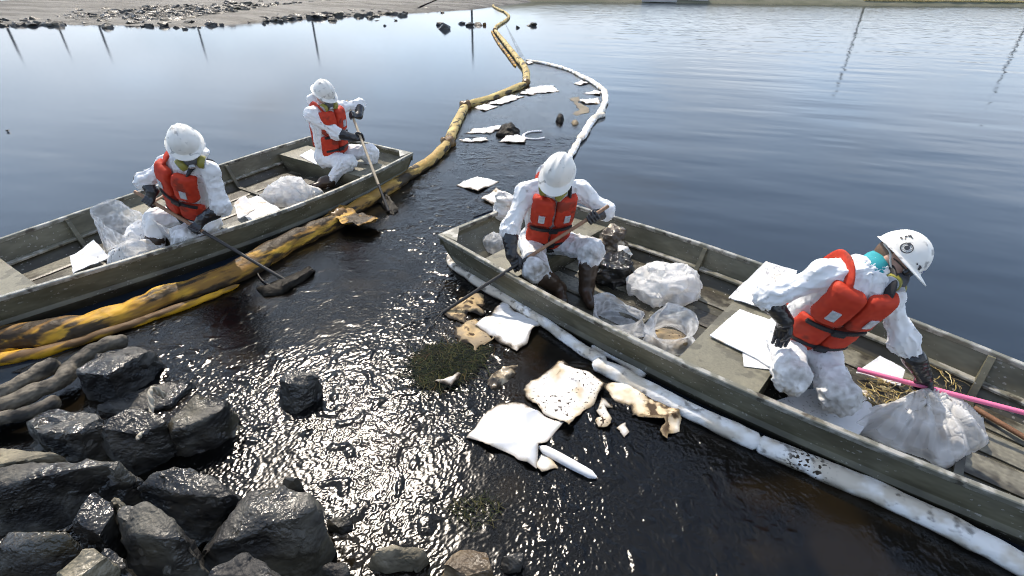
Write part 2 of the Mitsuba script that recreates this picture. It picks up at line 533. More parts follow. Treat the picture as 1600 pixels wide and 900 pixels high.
# absorbent pads
def pad_mat(name, base, amount, spot):
    def c(p, n, uv):
        a = fbm(p.x * 7 + 2, p.y * 7, 0.0, 4)
        t = smoothstep(0.66 - 0.30 * amount, 0.92 - 0.30 * amount, a + 0.05 * noise(p.x * 60, p.y * 60))
        e = smoothstep(0.88 - 0.30 * amount, 0.95 - 0.30 * amount, a + 0.07 * noise(p.x * 45, p.y * 45))
        s = spot * smoothstep(0.78, 0.86, noise(p.x * 85, p.y * 85)) * smoothstep(0.42, 0.6, noise(p.x * 6, p.y * 6, 5))
        k = mix(base, (0.50, 0.36, 0.18), t * 0.8)
        k = k * (1 - e) + mi.Color3f(0.05, 0.03, 0.015) * e
        return k * (1 - s) + mi.Color3f(0.035, 0.022, 0.012) * s

    def soaked(p, n, uv):
        q = uv.x - 0.035 * fbm(p.x * 22, p.y * 22, 0.0, 3) * smoothstep(0.35, 0.6, noise(p.x * 5 + 2, p.y * 5, 8))
        wet = smoothstep(0.022, -0.004, q)
        k = c(p, n, uv)
        k = k * (1 - 0.75 * wet) + mi.Color3f(0.24, 0.18, 0.10) * 0.75 * wet
        blk = smoothstep(0.004, -0.010, q)
        return k * (1 - blk) + mi.Color3f(0.03, 0.022, 0.015) * blk
    M(name, c, 0.8, 0.2)
    M(name + '_soaked', soaked, 0.7, 0.3)


pad_mat('pad_white', (0.66, 0.665, 0.67), 0.0, 0.0)
pad_mat('pad_dry', (0.68, 0.685, 0.69), 0.0, 0.45)
pad_mat('pad_spotted', (0.68, 0.665, 0.63), 0.5, 1.0)
pad_mat('pad_stained', (0.74, 0.70, 0.62), 0.75, 1.0)
M('foam', lambda p, n, uv: mix((0.10, 0.085, 0.06), (0.24, 0.20, 0.14), fbm(p.x * 6, p.y * 6, 0.0, 4)), 0.8)
pad_mat('pad_tan', (0.27, 0.21, 0.135), 0.6, 0.9)


def boom_yellow_c(p, n, uv):
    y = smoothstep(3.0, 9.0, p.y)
    al, ac = p.x * 0.534 + p.y * 0.846, p.x * 0.846 - p.y * 0.534
    a = fbm(al * 2.6 + 1, ac * 9, p.z * 12, 4)
    b = fbm(p.x * 13, p.y * 13, p.z * 13, 3)
    k = mix((0.52, 0.25, 0.010), (0.62, 0.38, 0.04), b)
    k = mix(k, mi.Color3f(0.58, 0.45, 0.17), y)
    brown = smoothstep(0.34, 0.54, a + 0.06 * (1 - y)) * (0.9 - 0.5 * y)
    low = smoothstep(0.10, 0.0, p.z - 0.05 * (b - 0.5))
    k = k * (1 - brown) + mi.Color3f(0.17, 0.085, 0.02) * brown
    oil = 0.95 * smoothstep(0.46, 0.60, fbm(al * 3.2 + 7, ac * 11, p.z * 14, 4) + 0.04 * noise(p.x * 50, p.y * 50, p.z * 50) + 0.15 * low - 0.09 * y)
    return k * (1 - oil) + mi.Color3f(0.022, 0.016, 0.010) * oil


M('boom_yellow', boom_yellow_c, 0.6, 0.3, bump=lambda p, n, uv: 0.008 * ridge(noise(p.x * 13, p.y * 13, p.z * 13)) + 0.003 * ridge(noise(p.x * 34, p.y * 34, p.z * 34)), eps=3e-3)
M('boom_skirt', lambda p, n, uv: mix((0.56, 0.30, 0.012), (0.10, 0.055, 0.02), smoothstep(0.36, 0.56, fbm((p.x * 0.534 + p.y * 0.846) * 3 + 5, (p.x * 0.846 - p.y * 0.534) * 12, p.z * 14, 4))), 0.6, 0.3,
  bump=lambda p, n, uv: 0.006 * ridge(noise(p.x * 13, p.y * 13, p.z * 13)), eps=3e-3)
M('boom_collar', lambda p, n, uv: mix((0.04, 0.025, 0.012), (0.22, 0.12, 0.03), fbm(p.x * 18, p.y * 18, p.z * 18, 3)), 0.4)


BLOT = [float(q) for q in at(1262, 724, 0.08)]


def boom_white_c(p, n, uv):
    b = fbm(p.x * 9, p.y * 9, p.z * 9, 4)
    ncl = smoothstep(2.6, 3.2, p.y) * smoothstep(5.0, 3.6, p.y)
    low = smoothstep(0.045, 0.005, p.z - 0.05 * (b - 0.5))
    d = 0.7 * smoothstep(0.60, 0.82, fbm(p.x * 22 + 3, p.y * 22, p.z * 22, 3) + 0.10 * ncl)
    r2 = dr.sqrt(sq(p.x - BLOT[0]) + sq(p.y - BLOT[1]))
    d = dr.maximum(d, smoothstep(0.15, 0.05, r2) * smoothstep(0.57, 0.64, noise(p.x * 85, p.y * 85, p.z * 85)))
    t = smoothstep(0.40, 0.62, b + 0.18 * ncl)
    k = mix((0.80, 0.80, 0.78), (0.50, 0.43, 0.32), t * 0.75)
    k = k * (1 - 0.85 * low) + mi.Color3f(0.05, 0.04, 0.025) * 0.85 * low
    return k * (1 - d) + mi.Color3f(0.03, 0.022, 0.014) * d


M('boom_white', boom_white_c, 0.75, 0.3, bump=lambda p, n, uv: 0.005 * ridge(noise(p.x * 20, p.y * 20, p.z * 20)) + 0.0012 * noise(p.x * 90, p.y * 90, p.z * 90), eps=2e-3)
M('sock_grey', lambda p, n, uv: mix((0.016, 0.014, 0.010), (0.125, 0.108, 0.08), smoothstep(0.35, 0.65, fbm(p.x * 10, p.y * 10, p.z * 10, 4))) * (0.6 + 0.8 * noise(p.x * 70, p.y * 70, p.z * 70)), 0.7,
  bump=lambda p, n, uv: 0.008 * noise(p.x * 26, p.y * 26, p.z * 26) + 0.004 * noise(p.x * 80, p.y * 80, p.z * 80), eps=2e-3)
M('weed', vc, 0.5, 0.4)
M('reed', vc, 0.6)
M('rope_mat', (0.42, 0.38, 0.30), 0.8)


def bag_white_c(p, n, uv):
    d = 0.7 * smoothstep(0.60, 0.74, fbm(p.x * 16 + 2, p.y * 16, p.z * 16, 4))
    return mix((0.74, 0.73, 0.70), (0.60, 0.57, 0.50), fbm(p.x * 7, p.y * 7, p.z * 7, 3)) * (1 - 0.7 * d) + mi.Color3f(0.20, 0.15, 0.09) * 0.7 * d


def film_h(p, n, uv):
    a = ridge(noise(p.x * 11, p.y * 11, p.z * 11))
    b = ridge(noise(p.x * 30, p.y * 30, p.z * 30))
    return 0.014 * sq(sq(a)) * a + 0.004 * sq(sq(b))


M('bag_white', bag_white_c, 0.3, 0.5, bump=film_h, eps=2e-3)


def bag_dirty_c(p, n, uv):
    d = smoothstep(0.42, 0.58, fbm(p.x * 9 + 2, p.y * 9, p.z * 9, 4))
    return mix((0.50, 0.42, 0.30), (0.06, 0.045, 0.03), d)


M('bag_dirty', bag_dirty_c, 0.3, 0.5, bump=film_h, eps=2e-3)
M('bag_black', (0.02, 0.019, 0.018), 0.2, 0.5, bump=film_h, eps=2e-3)
scene['film_clear'] = {'type': 'blendbsdf', 'weight': proc(lambda p, n, uv: 0.30 + 0.6 * sq(ridge(noise(p.x * 14, p.y * 14, p.z * 14))) * ridge(noise(p.x * 31, p.y * 31, p.z * 31))),
                       'a': {'type': 'thindielectric', 'int_ior': 1.5},
                       'b': {'type': 'bumpmap', 'texture': proc(film_h, 2e-3), 'scale': 1.0,
                             'bsdf': {'type': 'principledthin', 'base_color': rgb(0.82, 0.84, 0.86), 'roughness': 0.10, 'diff_trans': 0.9, 'spec_trans': 0.0, 'eta': 1.5}}}
scene['film_white'] = {'type': 'blendbsdf', 'weight': proc(lambda p, n, uv: 0.45 + 0.5 * sq(ridge(noise(p.x * 9, p.y * 9, p.z * 9)))),
                       'a': {'type': 'thindielectric', 'int_ior': 1.5},
                       'b': {'type': 'bumpmap', 'texture': proc(film_h, 2e-3), 'scale': 1.0,
                             'bsdf': {'type': 'principledthin', 'base_color': rgb(0.90, 0.90, 0.89), 'roughness': 0.09, 'diff_trans': 0.8, 'spec_trans': 0.0, 'eta': 1.5}}}

# ------------------------------------------------------------------ water, shore and far bank
struct('water', tm([[-400, -10, 0], [400, -10, 0], [400, 900, 0], [-400, 900, 0]], [[0, 1, 2], [0, 2, 3]]), 'water_mat')
OIL = [(786, 30), (812, 88), (818, 130), (728, 166), (703, 222), (620, 288), (545, 332), (420, 400), (300, 470), (120, 545), (0, 590), (-300, 760), (-500, 1100), (1900, 1100),
       (1640, 905), (1560, 850), (1400, 775), (1150, 672), (950, 572), (830, 482), (712, 402), (740, 340), (800, 318), (905, 226), (943, 160), (940, 143), (880, 106), (822, 94)]
import shapely
from shapely.geometry import Polygon
opoly = Polygon(px_poly(OIL, 0.0)[:, :2]).buffer(0)
shapely.prepare(opoly)


def oil_relief(v):
    """Height of the wrinkled oil film at the points v (n x 3)."""
    x, y = v[:, 0], v[:, 1]
    N = lambda fx, fy, s: meshkit.noise(np.c_[x * fx, y * fy, 0 * x + s], s)
    patch = meshkit.fbm(np.c_[x * 1.5 + 3.7, y * 1.25 + 1.3, 0 * x], 3, 2)
    near = np.clip((3.6 - y) / 2, 0, 1)
    m = np.clip((patch + .12 * near - .42) / .15, 0, 1)
    m = m * m * (3 - 2 * m)
    dark = np.clip((x - .55 - .35 * (y - 2)) / .9, 0, 1)
    m = (.27 + .73 * m) * (1 - .45 * dark)
    wx, wy = x + .05 * N(6, 6, 1), y + .05 * N(6, 6, 2)
    w = .0051 * meshkit.noise(np.c_[wx * 76, wy * 66, 0 * x], 4) + .0032 * meshkit.noise(np.c_[wx * 132, wy * 132, 0 * x], 5)
    clot = .010 * np.clip((meshkit.noise(np.c_[wx * 17, wy * 17, 0 * x], 6) - .62) / .3, 0, 1)
    d = np.hypot(x - RING[0], y - RING[1])
    ring = .0007 * np.sin(d * 170 + 5 * N(9, 9, 12)) * np.clip((.17 - d) / .1, 0, 1) * N(8, 8, 11) * 1.5
    return (w * (1 + .3 * np.clip((y - 2.8) / 1.2, 0, 1)) + clot) * m * .62 + .004 * N(1.1, 2.2, 9) + .002 * N(4.5, 7.5, 6) + ring


def oil_zone(x0, x1, y0, y1, h):
    gx, gy = np.arange(x0, x1 + h, h), np.arange(y0, y1 + h * .5, h)
    X, Y = np.meshgrid(gx, gy, indexing='ij')
    v = np.c_[X.ravel(), Y.ravel(), 0 * X.ravel()]
    inside = shapely.contains_xy(opoly, v[:, 0], v[:, 1])
    n = len(gy)
    i, j = np.meshgrid(np.arange(len(gx) - 1), np.arange(n - 1), indexing='ij')
    q = np.stack([i * n + j, (i + 1) * n + j, (i + 1) * n + j + 1, i * n + j + 1], -1).reshape(-1, 4)
    q = q[inside[q].any(1)]
    use = np.unique(q)
    back = np.full(len(v), -1)
    back[use] = np.arange(len(use))
    v = v[use]
    v[:, 2] = .004 + oil_relief(v)
    q = back[q]
    return tm(v, np.vstack([q[:, [0, 1, 2]], q[:, [0, 2, 3]]]))


near_oil = cat([oil_zone(-2.9, 2.6, .5, 2.4, .0045), oil_zone(-3.6, 2.6, 2.4, 4.4, .0068), oil_zone(-4.2, 1.2, 4.4, 8.4, .012)])
struct('oil_slick', near_oil, 'oil_mat', True, label='black wrinkled oil slick floating on the water between the booms')
far_poly = opoly.intersection(shapely.box(-60, 8.38, 60, 300))
far_poly = max(getattr(far_poly, 'geoms', [far_poly]), key=lambda g: g.area)
ov, of = trimesh.creation.triangulate_polygon(far_poly, engine='earcut')
struct('oil_slick', tm(np.c_[ov, np.full(len(ov), 0.009)], of), 'oil_far_mat', label='thin far tongue of the oil slick narrowing between the booms')

# mud beach at the far left, rising gently away from the water
line = [(-700, 56), (-300, 46), (0, 38), (150, 39), (300, 41), (420, 33), (520, 26), (620, 21), (700, 17), (742, 14), (790, 8), (830, 3)]
W0 = catmull(px_poly(line, 0.0), 10)
rows = []
for k, (dy, z) in enumerate(((-0.6, -0.12), (0, 0.0), (1.5, 0.12), (5, 0.28), (14, 0.5), (40, 0.8), (130, 1.1), (300, 1.6))):
    R = W0.copy()
    R[:, 1] += dy + 0.5 * (meshkit.fbm(W0 * 0.6, 3, 3) - 0.5) * min(1, abs(dy))
    R[:, 0] -= 0.10 * max(dy, 0) * (W0[:, 1] > 44)
    R[:, 2] = z + (0.06 * (meshkit.fbm(np.c_[R[:, :2] * 0.7, 0 * R[:, 0]], 3, 8) - 0.5) if dy > 0 else 0)
    rows.append(R)
struct('shore', loft(rows, closed=False), 'shore_mat', True, label='pale mud beach along the far shore')
rng = np.random.default_rng(4)


def pebble(c, s, seed, flat=0.55):
    r = np.random.default_rng(seed)
    p = r.normal(size=(14, 3))
    p = p / np.linalg.norm(p, axis=1, keepdims=True) * r.uniform(0.75, 1.1, (14, 1)) * A([1, r.uniform(0.6, 1), flat]) * s
    return tm(hull(p).vertices + c, hull(p).faces)


bits = []
for k in range(2200):
    px = rng.triangular(-60, 430, 720) if k % 3 else rng.uniform(0, 640)
    base = np.interp(px, [-60, 0, 150, 300, 420, 520, 620, 720], [38, 37, 38, 40, 33, 27, 21, 16])
    up = np.interp(px, [0, 200, 330, 500, 720], [18, 26, 36, 26, 9])
    py = base - rng.triangular(-.02, .25, 1.0) * up + (rng.random() < 0.06) * rng.uniform(4, 9)
    if py < 2:
        continue
    P = at(px, py, 0.0)
    for _ in range(4):
        dy = P[1] - np.interp(P[0], W0[:, 0], W0[:, 1])
        P = at(px, py, np.interp(dy, [-1, 0, 1.5, 5, 14, 40], [0, 0, .12, .28, .5, .8]))
    if P[1] < 120:
        bits.append(pebble(A([P[0], P[1], P[2] + 0.02]), rng.triangular(0.06, 0.16, 0.62) * (0.5 + P[1] / 90), 1000 + k))
struct('shore_rubble', cat(bits), 'rock_grey', kind='stuff', label='dark stones and wrack strewn along the far mud beach')

SHALLOW = [(590, 31, 8), (601, 39, 7), (618, 31, 6), (687, 38, 8), (693, 44, 14), (722, 36, 7), (733, 39, 10), (747, 38, 9), (808, 42, 5), (827, 39, 6), (833, 39, 8), (560, 28, 5),
           (22, 39, 9), (50, 39, 12), (78, 39, 9), (222, 40, 6), (255, 39, 14), (345, 38, 8), (10, 201, 4)]
ORD = ('first', 'second', 'third', 'fourth', 'fifth', 'sixth', 'seventh', 'eighth', 'ninth', 'tenth')
count = {}
for k, (px, py, w) in enumerate(sorted(SHALLOW)):
    P = at(px, py, 0.05)
    s = w * np.linalg.norm(P - EYE) / (900 if px > 640 else 1500)
    where = 'right of the far yellow boom' if px > 790 else ('just left of the far yellow boom' if px > 640 else 'along the mud beach edge')
    o = ORD[count.get(where, 0)]
    if px == 10:
        lab = 'tiny dark lump alone in open water at the left edge'
    else:
        count[where] = count.get(where, 0) + 1
        lab = f'dark rock {where}, {o} from the left'
    single('shallow_rock', lab, 'rock', pebble(A([P[0], P[1], 0.02]), s, 50 + k, 0.6), 'rock_wet', group='small dark rocks in the far shallows' if px != 10 else None)

# far bank on the right with a strip of scrub, pale slabs and a far yellow boom
fb = [(770, 2), (860, 3), (1000, 4), (1200, 7), (1400, 9.5), (1600, 10.5), (1900, 16), (2400, 30)]
B0 = catmull(px_poly(fb, 0.0), 8)
rows = []
for dy, z in ((-1, -0.3), (0, 0.0), (0.8, 0.5), (3, 0.9), (12, 1.5), (60, 2.2), (300, 4)):
    R = B0.copy()
    R[:, 1] += dy
    R[:, 2] = z + (0.25 * (meshkit.fbm(np.c_[R[:, :2] * 0.5, 0 * R[:, 0]], 3, 2) - 0.4) if dy > 0 else 0)
    rows.append(R)
struct('far_bank', loft(rows, closed=False), 'bank_mat', True, label='dark far bank across the water')
for k, (x0, x1) in enumerate(((1008, 1052), (1058, 1100), (1128, 1150), (1245, 1262))):
    y = np.interp(x0, [770, 1600], [2.5, 10.5]) - 1.0
    a, b = at(x0, y, 0.05), at(x1, y, 0.05)
    c = (a + b) / 2 + A([0, 0.35, 0.42])
    single('concrete_slab', 'pale concrete slab on the far bank at the top edge, ' + ORD[k] + ' from the left', 'concrete slab', box(c, [np.linalg.norm(b - a) / 2, 0.3, 0.38]), 'concrete', group='concrete slabs on the far bank')
fbm_key = thing('far_boom', 'distant thin yellow floating boom along the far bank at top right', 'floating boom')
fl = catmull(px_poly([(1300, 4.6), (1400, 4.2), (1500, 6), (1600, 8), (1750, 13)], 0.05), 6)
fl[:, 1] = np.interp(fl[:, 0], B0[:, 0], B0[:, 1]) + 0.9
fl[:, 2] = 0.62
for k in range(0, len(fl) - 2, 2):
    part(fbm_key, 'float_segment', tube(np.linspace(fl[k], fl[k + 2] * 0.97 + fl[k] * 0.03, 4), [0.09, 0.14, 0.14, 0.09], 8), 'boom_yellow', True)

# tall thin poles on land beyond the frame: seen here only as reflections
for k, (px, py, r) in enumerate(((31, 86, .10), (107, 80, .08), (171, 84, .09), (321, 85, .08), (498, 91, .085), (739, 94, .09), (1309, 134, .13), (1555, 138, .14))):
    d = at(px, py, -5.0) - EYE
    Y = 95.0 if px < 1000 else 110.0
    P = EYE + d * (Y / d[1])
    t = thing('utility_pole', 'tall slim pole seen as a thin reflection, ' + (ORD[k] if k < 6 else ORD[k]) + ' from the left', 'pole', 'slim poles reflected in the water ' + ('on the left' if px < 1000 else 'on the right'))
    part(t, 'shaft', tube(np.linspace([P[0], P[1], 0], [P[0], P[1], -P[2]], 6), np.linspace(r * 2.0, r * 1.8, 6) * (1 if px < 1000 else .6), 8), 'pole_dark', True)

# ------------------------------------------------------------------ boats
class Boat:
    def __init__(self, label, o, u, n, s0, y0, s1, y1, L, seats, ribs, plank=None):
        self.o, self.u, self.n = A([*o, 0.0]), A([*u, 0.0]), A([*n, 0.0])
        c0, c1 = np.polyfit(s0, y0, 4), np.polyfit(s1, y1, 3)
        self.y0, self.y1 = (lambda s: np.polyval(c0, s)), (lambda s: np.polyval(c1, s))
        self.g = 0.30
        t = self.key = thing('jon_boat', label, 'boat', None)
        S = np.r_[0, 0.04, 0.1, 0.18, 0.3, 0.45, 0.6, np.linspace(0.8, L, 22)]
        secs = []
        for s in S:
            a, b, g = self.y0(s), self.y1(s), self.g
            zb = 0.22 - 0.32 * min(1, (s / 0.5)) ** 0.8
            zf = max(0.02, zb + 0.02)
            f = lambda y, z, lo=zb: self.w(s, y, max(z, lo))
            secs.append([f(a, g), f(a + .045, .12), f(a + .03, .09), f(a + .15, -.1), f(b - .15, -.1), f(b - .03, .09), f(b - .045, .12), f(b, g),
                         f(b - .014, g), f(b - .07, .12, zf), f(b - .16, zf, zf), f(a + .16, zf, zf), f(a + .07, .12, zf), f(a + .014, g)])
        secs = A(secs)
        part(t, 'hull', loft(secs), 'hull')
        # flat bow plate and square stern
        for nm, s, d in (('bow_plate', 0.0, 0.012), ('transom', L, 0.02)):
            a, b = self.y0(s), self.y1(s)
            lo = 0.21 if s == 0 else -0.1
            q = [self.w(s, a, self.g), self.w(s, b, self.g), self.w(s, b - (0.01 if s == 0 else .15), lo), self.w(s, a + (0.01 if s == 0 else .15), lo)]
            part(t, nm, hull(q + [x + self.u * d for x in q]), 'hull')
        self.rail(t, 'gunwale', [(s, self.y0(s)) for s in np.linspace(0.0, L, 40)], -0.012, 0.026)
        self.rail(t, 'gunwale', [(s, self.y1(s)) for s in np.linspace(0.0, L, 40)], -0.026, 0.012)
        self.rail(t, 'bow_rail', [(0.005, y) for y in np.linspace(self.y0(0), self.y1(0), 6)], 0, 0.03, along=True)
        for y, sg in ((self.y0(0) + .012, 1), (self.y1(0) - .012, -1)):
            q = [self.w(0.012, y, .317), self.w(0.22, y + sg * .0, .317), self.w(0.012, y + sg * 0.22, .317)]
            part(t, 'corner_gusset', hull(q + [x - A([0, 0, 0.012]) for x in q]), 'hull_rail')
        for sa, sb, z in seats:
            q = []
            for s in (sa, sb):
                for y in (self.y0(s) + .05, self.y1(s) - .05):
                    q.append(self.w(s, y, z))
            lo = [self.w(s, y, .022) for s in (sa, sb) for y in (self.y0(s) + .17, self.y1(s) - .17)]
            m = hull(q + [x - A([0, 0, 0.05]) for x in q])
            st = part(t, 'seat', hull([x - A([0, 0, .001]) for x in q] + lo), 'hull')
            part(t, 'seat_top', hull([x + A([0, 0, 0.006]) for x in q] + [x + A([0, 0, 0.0015]) for x in q]), 'deck')
        for s in ribs:
            a, b = self.y0(s), self.y1(s)
            part(t, 'rib', cat([self.bar(s, a + .165, b - .165, .021, .05, .02),
                                self.slant(s, a, 1), self.slant(s, b, -1)]), 'hull')
        for side in (0, 1):
            pts = []
            for s in np.linspace(0.5, L, 24):
                y = (self.y0(s) + .068) if side == 0 else (self.y1(s) - .068)
                pts.append((s, y))
            self.rail(t, 'side_ledge', pts, *((-0.0, 0.055) if side == 0 else (-0.055, 0.0)), z=0.135, h=0.02)
        for k in range(4):
            ss = np.linspace(0.55, L, 12)
            pts = [(s, self.y0(s) + 0.16 + (k + 0.5) * (self.y1(s) - self.y0(s) - 0.32) / 4) for s in ss]
            hw = 0.10
            self.rail(t, 'floor_panel', pts, -hw, hw, z=0.036, h=0.012, mat='floor_mat')

    def w(self, s, y, z):
        return self.o + self.u * s + self.n * y + A([0, 0, z])

    def bar(self, s, a, b, z0, z1, hw):
        q = [self.w(x, y, z) for x in (s - hw, s + hw) for y in (a, b) for z in (z0, z1)]
        return hull(q)

    def slant(self, s, y, sg):
        q = []
        for x in (s - .018, s + .018):
            q += [self.w(x, y + sg * .018, .29), self.w(x, y + sg * .045, .29), self.w(x, y + sg * .072, .13), self.w(x, y + sg * .10, .13), self.w(x, y + sg * .162, .03), self.w(x, y + sg * .20, .03)]
        return hull(q)

    def rail(self, t, name, pts, d0, d1, z=None, h=0.03, along=False, mat='hull_rail'):
        z = self.g + 0.012 if z is None else z
        secs = []
        for s, y in pts:
            e = 0.004 * (meshkit.noise(A([s * 5, y * 5, 1.0]), 3) - 0.5)
            if along:
                q = [(s + d0 - .012, y), (s + d1, y)]
            else:
                q = [(s, y + d0), (s, y + d1)]
            (sa, ya), (sb, yb) = q
            secs.append([self.w(sa, ya, z + e - h), self.w(sb, yb, z + e - h), self.w(sb, yb, z + e - .006), self.w(sb * .9 + sa * .1, yb * .9 + ya * .1, z + e), self.w(sa * .9 + sb * .1, ya * .9 + yb * .1, z + e), self.w(sa, ya, z + e - .006)])
        m = loft(secs)
        for i in (0, -1):
            m = cat([m, hull(A(secs[i]).tolist() + (A(secs[i]) + 1e-3).tolist())]) if False else m
        part(t, name, m, mat)


RB = Boat('olive grey flat-bottomed boat on the right holding two workers', (-.645, 3.915), (.748, -.664), (.664, .748),
          [0, .316, 1.059, 1.27, 1.549, 2.064, 2.334, 2.756, 3.212, 3.534, 3.856, 4.4, 4.9], [0, -.035, -.095, -.114, -.128, -.148, -.137, -.13, -.079, -.052, -.003, .07, .15],
          [0, .748, 1.341, 1.867, 2.282, 3.258, 3.465, 3.844, 4.9], [1.31, 1.37, 1.436, 1.47, 1.446, 1.327, 1.31, 1.233, 1.05], 4.9,
          [(0.46, 0.86, .20), (2.26, 2.74, .20), (4.4, 4.85, .20)], [1.8, 3.7])
LB = Boat('olive grey flat-bottomed boat on the left beside the yellow boom', (-1.30, 6.291), (-.534, -.846), (-.846, .534),
          [0, 1.091, 2.367, 2.833, 3.148, 3.494, 4.117, 4.8], [0, -.196, -.252, -.207, -.148, -.088, 0, .1],
          [0, .266, 1.142, 2.655, 3.108, 3.792, 4.8], [1.72, 1.661, 1.593, 1.362, 1.257, 1.124, .95], 4.8,
          [(0.38, 0.85, .22), (2.48, 2.9, .20), (3.87, 4.5, .20)], [1.6, 3.3])

# ------------------------------------------------------------------ booms
def wrinkled(r, amp, f, seed):
    def d(p, ang):
        return amp * (2 * meshkit.fbm(p * f, 3, seed) - 1) - amp * 0.9 * ridged(p, f * 0.8, seed + 5, 1) ** 3
    return d


def boom(name, label, pts, r, mat, seed, parts=None, z=0.035, amp=0.02, f=7, group=None, cat_='floating boom', sz=0.9, n=14, ends=True):
    P = catmull(px_poly(pts, z), n)
    P[:, 2] = z + 0.012 * (2 * meshkit.fbm(P * 1.6, 2, seed) - 1)
    R = np.broadcast_to(r, (len(pts),)).astype(float)
    R = np.interp(np.linspace(0, len(pts) - 1, len(P)), np.arange(len(pts)), R)
    if ends:
        R[[0, -1]] *= 0.35
        R[[1, -2]] *= 0.85
    L = np.r_[0, np.cumsum(np.linalg.norm(np.diff(P, axis=0), axis=1))]
    m = max(int(L[-1] / 0.03), 8)
    m = min(m, 400)
    q = np.linspace(0, L[-1], m)
    P = np.stack([np.interp(q, L, P[:, k]) for k in range(3)], 1)
    R = np.interp(q, L, R)
    mesh = tube(P, R, 22, 1.0, sz, disp=wrinkled(r, amp, f, seed))
    return mesh, P


YB = thing('yellow_boom', 'oil-stained yellow containment boom snaking from the lower left rocks to the far shore', 'floating boom')
segs = [
    ([(-90, 545), (0, 530), (60, 524), (130, 511), (200, 489), (250, 471), (300, 452), (350, 434), (400, 409), (450, 380), (500, 357), (528, 342)], .118, .028),
    ([(530, 340), (560, 322), (600, 298), (650, 266), (680, 245), (700, 224)], .085, .014),
    ([(700, 222), (712, 195), (727, 165)], .088, .01),
    ([(727, 165), (770, 152), (822, 131)], .09, .01),
    ([(822, 130), (821, 108), (806, 88), (790, 68), (773, 47)], .10, .012),
    ([(773, 47), (777, 40), (790, 32), (795, 25), (788, 18)], .10, .02),
    ([(788, 18), (778, 14), (771, 8), (785, 2), (776, -4)], .11, .02),
]
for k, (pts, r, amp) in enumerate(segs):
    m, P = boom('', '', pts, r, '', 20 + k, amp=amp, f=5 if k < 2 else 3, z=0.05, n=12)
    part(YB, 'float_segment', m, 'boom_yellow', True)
for px, py, d in ((529, 341, (1, .9)), (700, 223, (.7, 1)), (727, 165, (1, .8)), (822, 130, (.3, 1)), (773, 47, (-.5, 1)), (757, 38, (.2, 1))):
    c = at(px, py, 0.06)
    a = unit([d[0], d[1], 0])
    m = tube(np.linspace(c - a * .10, c + a * .10, 8), A([.07, .105, .10, .118, .115, .10, .107, .07]), 16, disp=wrinkled(.1, .03, 9, px))
    part(YB, 'connector', m, 'boom_collar', True, label='dark tied joint between boom segments')
# crumpled yellow flap at the joint by the left boat and the loose skirt strand
c = at(540, 338, 0.10)
m = refine(hull(px_poly([(515, 336), (530, 322), (548, 330), (590, 343), (570, 352), (535, 350)], .11).tolist() + px_poly([(520, 340), (585, 350), (545, 352)], .03).tolist()), .025)
m = tm(m.vertices + 0.05 * (ridged(m.vertices, 11, 4)[:, None] - .5) * A([.6, .6, 1]), m.faces)
part(YB, 'torn_flap', m, 'boom_yellow', 40, label='torn crumpled yellow flap at the joint')
m, P = boom('', '', [(-80, 572), (0, 560), (60, 549), (130, 530), (200, 508), (270, 484), (330, 462), (375, 444)], [.05, .06, .055, .05, .045, .045, .04, .025], '', 41, amp=.014, f=8, z=.03, sz=.7)
part(YB, 'skirt', m, 'boom_skirt', True, label='loose lower yellow skirt trailing along the boom')
m, P = boom('', '', [(-70, 545), (0, 541), (60, 531), (120, 516), (165, 500)], [.06, .07, .06, .05, .02], '', 43, amp=.03, f=9, z=.02, sz=.8)
part(YB, 'skirt', m, 'boom_skirt', True)
# far yellow branch beside the far joint
m, P = boom('', '', [(768, 48), (778, 66), (792, 84), (806, 103)], .05, '', 45, amp=.01, z=.03)
part(YB, 'skirt', m, 'boom_skirt', True)

WB = thing('white_boom', 'white absorbent sock boom curving across the water behind the right boat', 'absorbent boom')
wseg = [([(822, 94), (850, 99), (878, 106), (895, 112)], .065), ([(895, 112), (925, 128), (944, 141)], .075), ([(944, 141), (946, 155), (940, 172), (934, 181)], .075),
        ([(944, 179), (930, 184), (921, 194), (914, 208), (905, 220)], .07), ([(907, 217), (898, 230), (893, 240), (884, 262)], .055)]
for k, (pts, r) in enumerate(wseg):
    m, P = boom('', '', pts, r, '', 60 + k, amp=.02, f=5, z=.03)
    part(WB, 'sock', m, 'boom_white', True)
WN = thing('white_boom', 'oil-spotted white sock boom lying along the near side of the right boat', 'absorbent boom')
for k, (pts, r) in enumerate([([(735, 432), (715, 420), (703, 407), (706, 397), (720, 398)], .034),
                              ([(728, 428), (758, 448), (800, 472), (845, 500), (880, 525), (915, 550), (948, 568)], [.045, .05, .05, .046, .045, .046, .042]),
                              ([(926, 568), (948, 577), (985, 594), (1030, 618), (1085, 647), (1140, 672), (1190, 694)], .058),
                              ([(1180, 690), (1250, 720), (1330, 753), (1410, 788), (1500, 833), (1570, 868), (1660, 915)], .062)]):
    m, P = boom('', '', pts, r, '', 70 + k, amp=.010 if k else .006, f=9, z=.035, sz=.95)
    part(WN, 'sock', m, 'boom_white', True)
m, P = boom('', '', [(925, 540), (960, 554), (1008, 586)], .045, '', 77, amp=.006, z=.04)
single('sock_piece', 'short white sock wedged between the near boom and the right boat hull', 'absorbent sock', m, 'boom_white', True)
m, P = boom('', '', [(842, 697), (870, 712), (900, 729), (932, 746)], [.026, .027, .026, .024], '', 78, amp=.003, z=.03)
single('sock_piece', 'slim clean white roll floating below the wide white pad', 'absorbent sock', m, 'pad_white', True)
